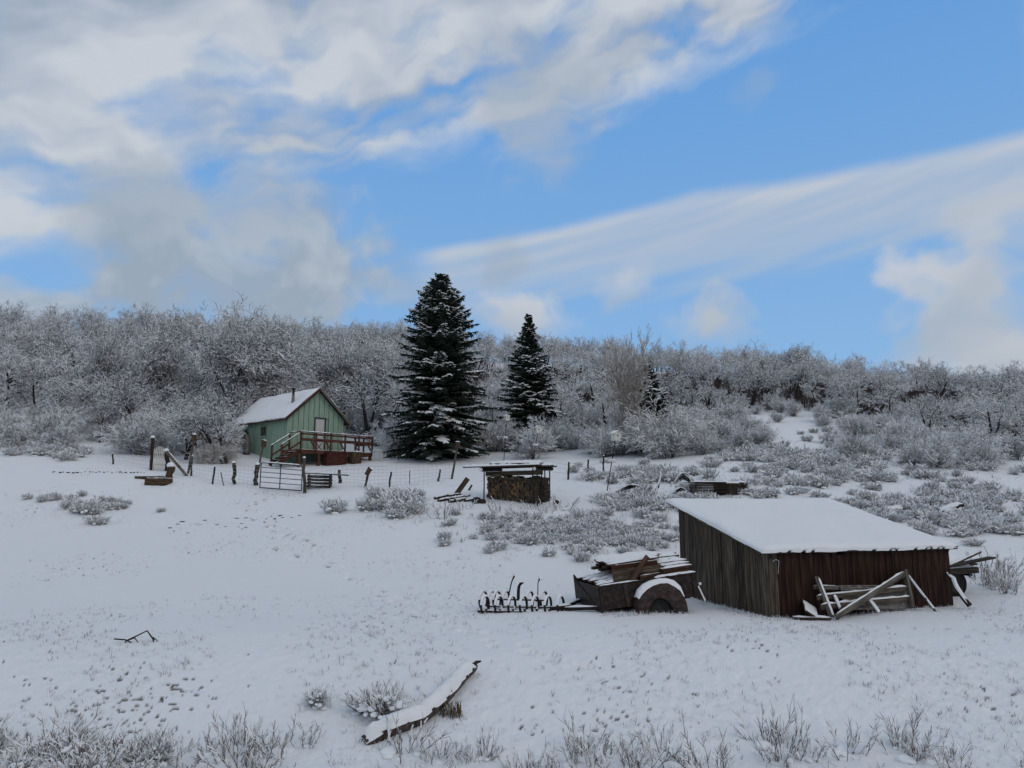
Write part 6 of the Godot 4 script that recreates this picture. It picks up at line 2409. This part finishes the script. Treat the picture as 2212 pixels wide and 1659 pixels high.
# ---------------------------------------------------------------- fallen wood and other small things
func make_fallen() -> void:
	# the long snow covered log on the bank
	var line := [[788, 1600], [845, 1586], [905, 1564], [950, 1535], [982, 1500], [1002, 1470], [1026, 1452]]
	var pts := []
	for q in line:
		pts.append(G(q[0], q[1] + 4.0) + Vector3(0, 0.10, 0))
	pts[6].y += 0.02
	pts[0].y -= 0.11
	pts[3].y += 0.03
	pts[4].y += 0.03
	var o := thing("fallen_log", "long curved fallen log thickly covered with snow on the bank", "log", pts[3])
	var loc := []
	for p in pts:
		loc.append(p - o.position)
	var mb := MB.new()
	var fine_pts := []
	var rad := []
	for i in loc.size() - 1:
		for k in 4:
			fine_pts.append(loc[i].lerp(loc[i + 1], k / 4.0))
			rad.append(lerpf(0.10, 0.075, (i + k / 4.0) / 6.0) * (1.0 + 0.12 * fine.get_noise_2d(i * 60.0 + k * 15.0, 5.0)))
	fine_pts.append(loc[6])
	rad.append(0.05)
	mb.pipe(fine_pts, rad, 11)
	build(mb, "trunk", M.pale_post, o)
	var sp := []
	for p in fine_pts:
		sp.append(p + Vector3(-0.02, 0.035, 0))
	snow_line(o, sp.slice(0, 24), 0.105, 0.135)
	var stub := MB.new()
	stub.pipe([loc[5], loc[6] + Vector3(0.02, 0.05, 0), loc[6] + Vector3(0.09, 0.06, -0.03)], [0.05, 0.03, 0.012], 6)
	build(stub, "broken_stub", M.post, o)
	# dry grass hanging out under it
	var gr := MB.new()
	var gp := G(975, 1545) - o.position
	for i in 90:
		var p := gp + Vector3(rng.randf_range(-0.14, 0.14), 0.10 + rng.randf_range(-0.05, 0.08), rng.randf_range(-0.05, 0.05))
		gr.col = [Color(0.20, 0.13, 0.06), Color(0.13, 0.09, 0.05), Color(0.06, 0.045, 0.03)][i % 3]
		gr.seg(p, p + Vector3(rng.randf_range(-0.05, 0.08), -rng.randf_range(0.08, 0.24), rng.randf_range(0.02, 0.14)), 0.005, 0.002, 3)
	tag(build(gr, "dry_grass_clump", M.shrub), "brown dry grass clump hanging beneath the fallen log", "grass clump").position = o.position
	# bare dead branch on the field
	var d := thing("dead_branch", "bare angular dead branch lying on the open snow", "branch", G(282, 1388))
	var k := zz(0, 1850, 0.47468, 0, 0)
	var dd := -d.position.z
	for q in [[[720, 145], [790, 150], [870, 185]], [[775, 190], [800, 155], [860, 128], [930, 93], [970, 150], [972, 180]], [[800, 155], [850, 138], [880, 175]], [[650, 184], [760, 175]], [[965, 135], [1000, 160]]]:
		var path := []
		var rr := []
		for e in q:
			path.append(P(k.x + e[0] * 0.47468 * 0.72, k.y + e[1] * 0.47468 * 0.72, dd) - d.position + Vector3(0, 0.01, 0))
			rr.append(0.013)
		rr[-1] = 0.005
		var m := MB.new()
		m.pipe(path, rr, 5)
		build(m, "twig", M.post, d)
	# discarded logs behind the shed
	for q in [[1060, 212, 1150, 208, 0.09, "short snowy log lying in the brush behind the shed roof"], [1140, 222, 1290, 195, 0.12, "dark round ended log behind the shed roof"], [1180, 250, 1245, 238, 0.10, "dark log butt under the round ended log behind the shed"], [1560, 225, 1740, 160, 0.11, "long slanting snow topped log in the brush behind the shed"], [1600, 235, 1680, 220, 0.13, "dark log butt under the long slanting log"]]:
		var a := z4(q[0], q[1])
		var g := G(a.x, a.y + 6.0)
		var e := z4(q[2], q[3])
		var b := P(e.x, e.y, -g.z + 0.25)
		var p0 := P(a.x, a.y, -g.z)
		var lg := pole("discarded_log", p0, b, q[4], q[4] * 0.9, M.post, null, 0.15)
		tag(lg, q[5], "log")
		var sn := []
		for i in 8:
			sn.append(lg.transform.affine_inverse() * (p0.lerp(b, 0.05 + 0.9 * i / 7.0) + Vector3(0, q[4] * 0.45, 0)))
		snow_cover(lg, sn, q[4] * 1.05, q[4] * 1.1)
	# stacked boards and tubs beyond the shed roof
	var bs := G(z5(1575, 850).x, z5(1575, 850).y)
	var stack := thing("board_stack", "low stack of dark weathered boards with snow beyond the shed roof", "board stack", bs, 0.1)
	for i in 7:
		board("stacked_board", Vector3(-0.72 + 0.03 * (i % 3), 0.06 + 0.062 * i, 0.15), Vector3(0.50 + 0.04 * (i % 2), 0.06 + 0.062 * i, 0.12), 0.85, 0.045, M.post if i % 2 else M.grey_board[0], stack, Vector3.UP, 0.06 if i == 6 else 0.0)
	for q in [[1775, 840, 0.56, 0.42, "round dark tub with a flat snow lid beside the board stack"], [1915, 815, 0.3, 0.36, "small dark tub with snow beyond the round tub"]]:
		var p := G(z5(q[0], q[1]).x, z5(q[0], q[1]).y)
		var tub := thing("round_tub", q[4], "tub", p)
		var tb := MB.new()
		tb.pipe([Vector3(0, -0.08, 0), Vector3(0, q[3] * 0.75, 0)], [q[2] * 0.9, q[2] * 0.95], 18)
		build(tb, "body", M.post, tub)
		var ld := MB.new()
		ld.pipe([Vector3(0, q[3] * 0.76, 0), Vector3(0, q[3] * 0.86, 0)], [q[2], q[2]], 18)
		build(ld, "rim", M.grey_board[1], tub)
		cap(tub, Vector3(0, q[3] * 0.88, 0), Vector3(q[2] * 0.93, 0.07, q[2] * 0.93))
	# bent branch heaps
	for q in [[1290, 735, 0.75, 0.45, 14, "heap of bent snowy branches with dark gaps beside the tubs"], [720, 830, 1.0, 0.3, 16, "low heap of bent snowy branches above the sagebrush"], [1255, 850, 0.5, 0.25, 9, "small arch of bent snowy branches near the shed's back"]]:
		var p := G(z5(q[0], q[1]).x, z5(q[0], q[1]).y)
		var heap := thing("branch_heap", q[5], "branch heap", p)
		for i in q[4]:
			var f: float = i / float(q[4])
			var a := rng.randf_range(-0.5, 0.5) + (PI if i % 2 else 0.0)
			var path := []
			var rr := []
			var l: float = q[2] * rng.randf_range(0.7, 1.1)
			for s in 6:
				var t := s / 5.0
				path.append(Vector3(cos(a) * l * (t - 0.5) * 1.3, -0.02 + q[3] * sin(PI * t) * (0.35 + 0.65 * f) + 0.02, sin(a) * l * (t - 0.5) + rng.randf_range(-0.05, 0.05) + (f - 0.5) * 0.5))
				rr.append(0.022 - 0.008 * t)
			var m := MB.new()
			m.pipe(path, rr, 5)
			var br := build(m, "branch", M.bark, heap)
			for s in path.size():
				path[s] += Vector3(0, 0.012, 0)
			snow_line(br, path, 0.026, 0.035)
	var pst := snow_post("pale_stake", "pale snow plastered stake leaning among the bent branches", z5(985, 850), z5(1035, 670), 0.05, 0.04, M.pale_post, null, "stake")
	cap(pst, Vector3(0, 0.5, 0.02), Vector3(0.045, 0.4, 0.045))
	snow_post("charred_stump", "thin dark broken stump standing on the hillside snow", z5(1790, 300), z5(1762, 215), 0.09, 0.06, M.bark, null, "stump")
	snow_post("charred_stump", "short dark broken stump beside the hillside thicket", z5(1610, 350), z5(1610, 310), 0.08, 0.06, M.bark, null, "stump")
	# dark plank in the field patch
	var fp := G(225, 1084)
	tag(board("field_plank", fp + Vector3(-0.55, 0.04, 0), fp + Vector3(0.75, 0.05, 0.05), 0.14, 0.09, M.post, null, Vector3.BACK, 0.03), "dark plank lying on the snow beside the field sagebrush", "plank")


func make_clods() -> void:                       # a line of dark earth clods along the old path
	var mb := MB.new()
	for i in 26:
		var p := G(lerpf(112, 322, i / 26.0) + rng.randf_range(-3, 3), 1021.0 + rng.randf_range(-1.5, 1.5))
		mb.blob(p + Vector3(0, 0.02, 0), Vector3(0.08, 0.035, 0.06) * rng.randf_range(0.4, 1.2), fine, 0.4, 4, 6)
	for i in 34:
		var t := rng.randf()
		var p := G(lerpf(350, 640, t) + rng.randf_range(-12, 12), lerpf(1142, 1120, t) + rng.randf_range(-14, 14))
		mb.blob(p, Vector3(0.09, 0.025, 0.05) * rng.randf_range(0.3, 1.1), fine, 0.4, 4, 6)
	var o := build(mb, "earth_clods", M.post)
	tag(o, "small dark earth clods scattered along the trodden snow path", "earth")
	o.set_meta("kind", "stuff")


func make_things() -> void:
	make_clods()
	make_shed()
	make_shed_clutter()
	make_wagon()
	make_trailer()
	make_harrow()
	var at := make_cabin()
	make_deck(at)
	make_gates()
	make_firewood()
	make_fallen()


func _ready() -> void:
	var cam := Camera3D.new()
	cam.name = "camera"
	cam.position = EYE
	cam.rotation.x = PITCH
	cam.fov = 56.93
	cam.far = 900.0
	cam.current = true
	add_child(cam)
	bump = noise(0.01, 3, 3)
	fine = noise(0.05, 3, 4)
	patchy = noise(0.16, 3, 6)
	rng.seed = 11
	var env := Environment.new()
	env.background_mode = Environment.BG_SKY
	var sky := Sky.new()
	var pano := PanoramaSkyMaterial.new()
	pano.panorama = make_sky()
	sky.sky_material = pano
	env.sky = sky
	env.background_energy_multiplier = 1.0
	env.tonemap_mode = Environment.TONE_MAPPER_LINEAR
	env.tonemap_exposure = 0.93
	env.sdfgi_enabled = true
	env.ssao_enabled = true
	env.ssil_enabled = true
	var we := WorldEnvironment.new()
	we.name = "environment"
	we.environment = env
	add_child(we)
	var sun := DirectionalLight3D.new()
	sun.name = "sun"
	sun.light_energy = 0.15
	sun.light_angular_distance = 25.0
	sun.light_color = Color(1.0, 0.91, 0.8)
	sun.rotation = Vector3(deg_to_rad(-38.0), deg_to_rad(50.0), 0)
	sun.shadow_enabled = true
	add_child(sun)
	make_materials()
	var t := Time.get_ticks_msec()
	make_coarse()
	make_prints()
	make_ground()
	print("ground ", Time.get_ticks_msec() - t)
	make_forest()
	print("forest ", Time.get_ticks_msec() - t)
	make_shrubs()
	make_grass()
	make_undergrowth()
	print("plants ", Time.get_ticks_msec() - t)
	make_things()
	print("things ", Time.get_ticks_msec() - t)
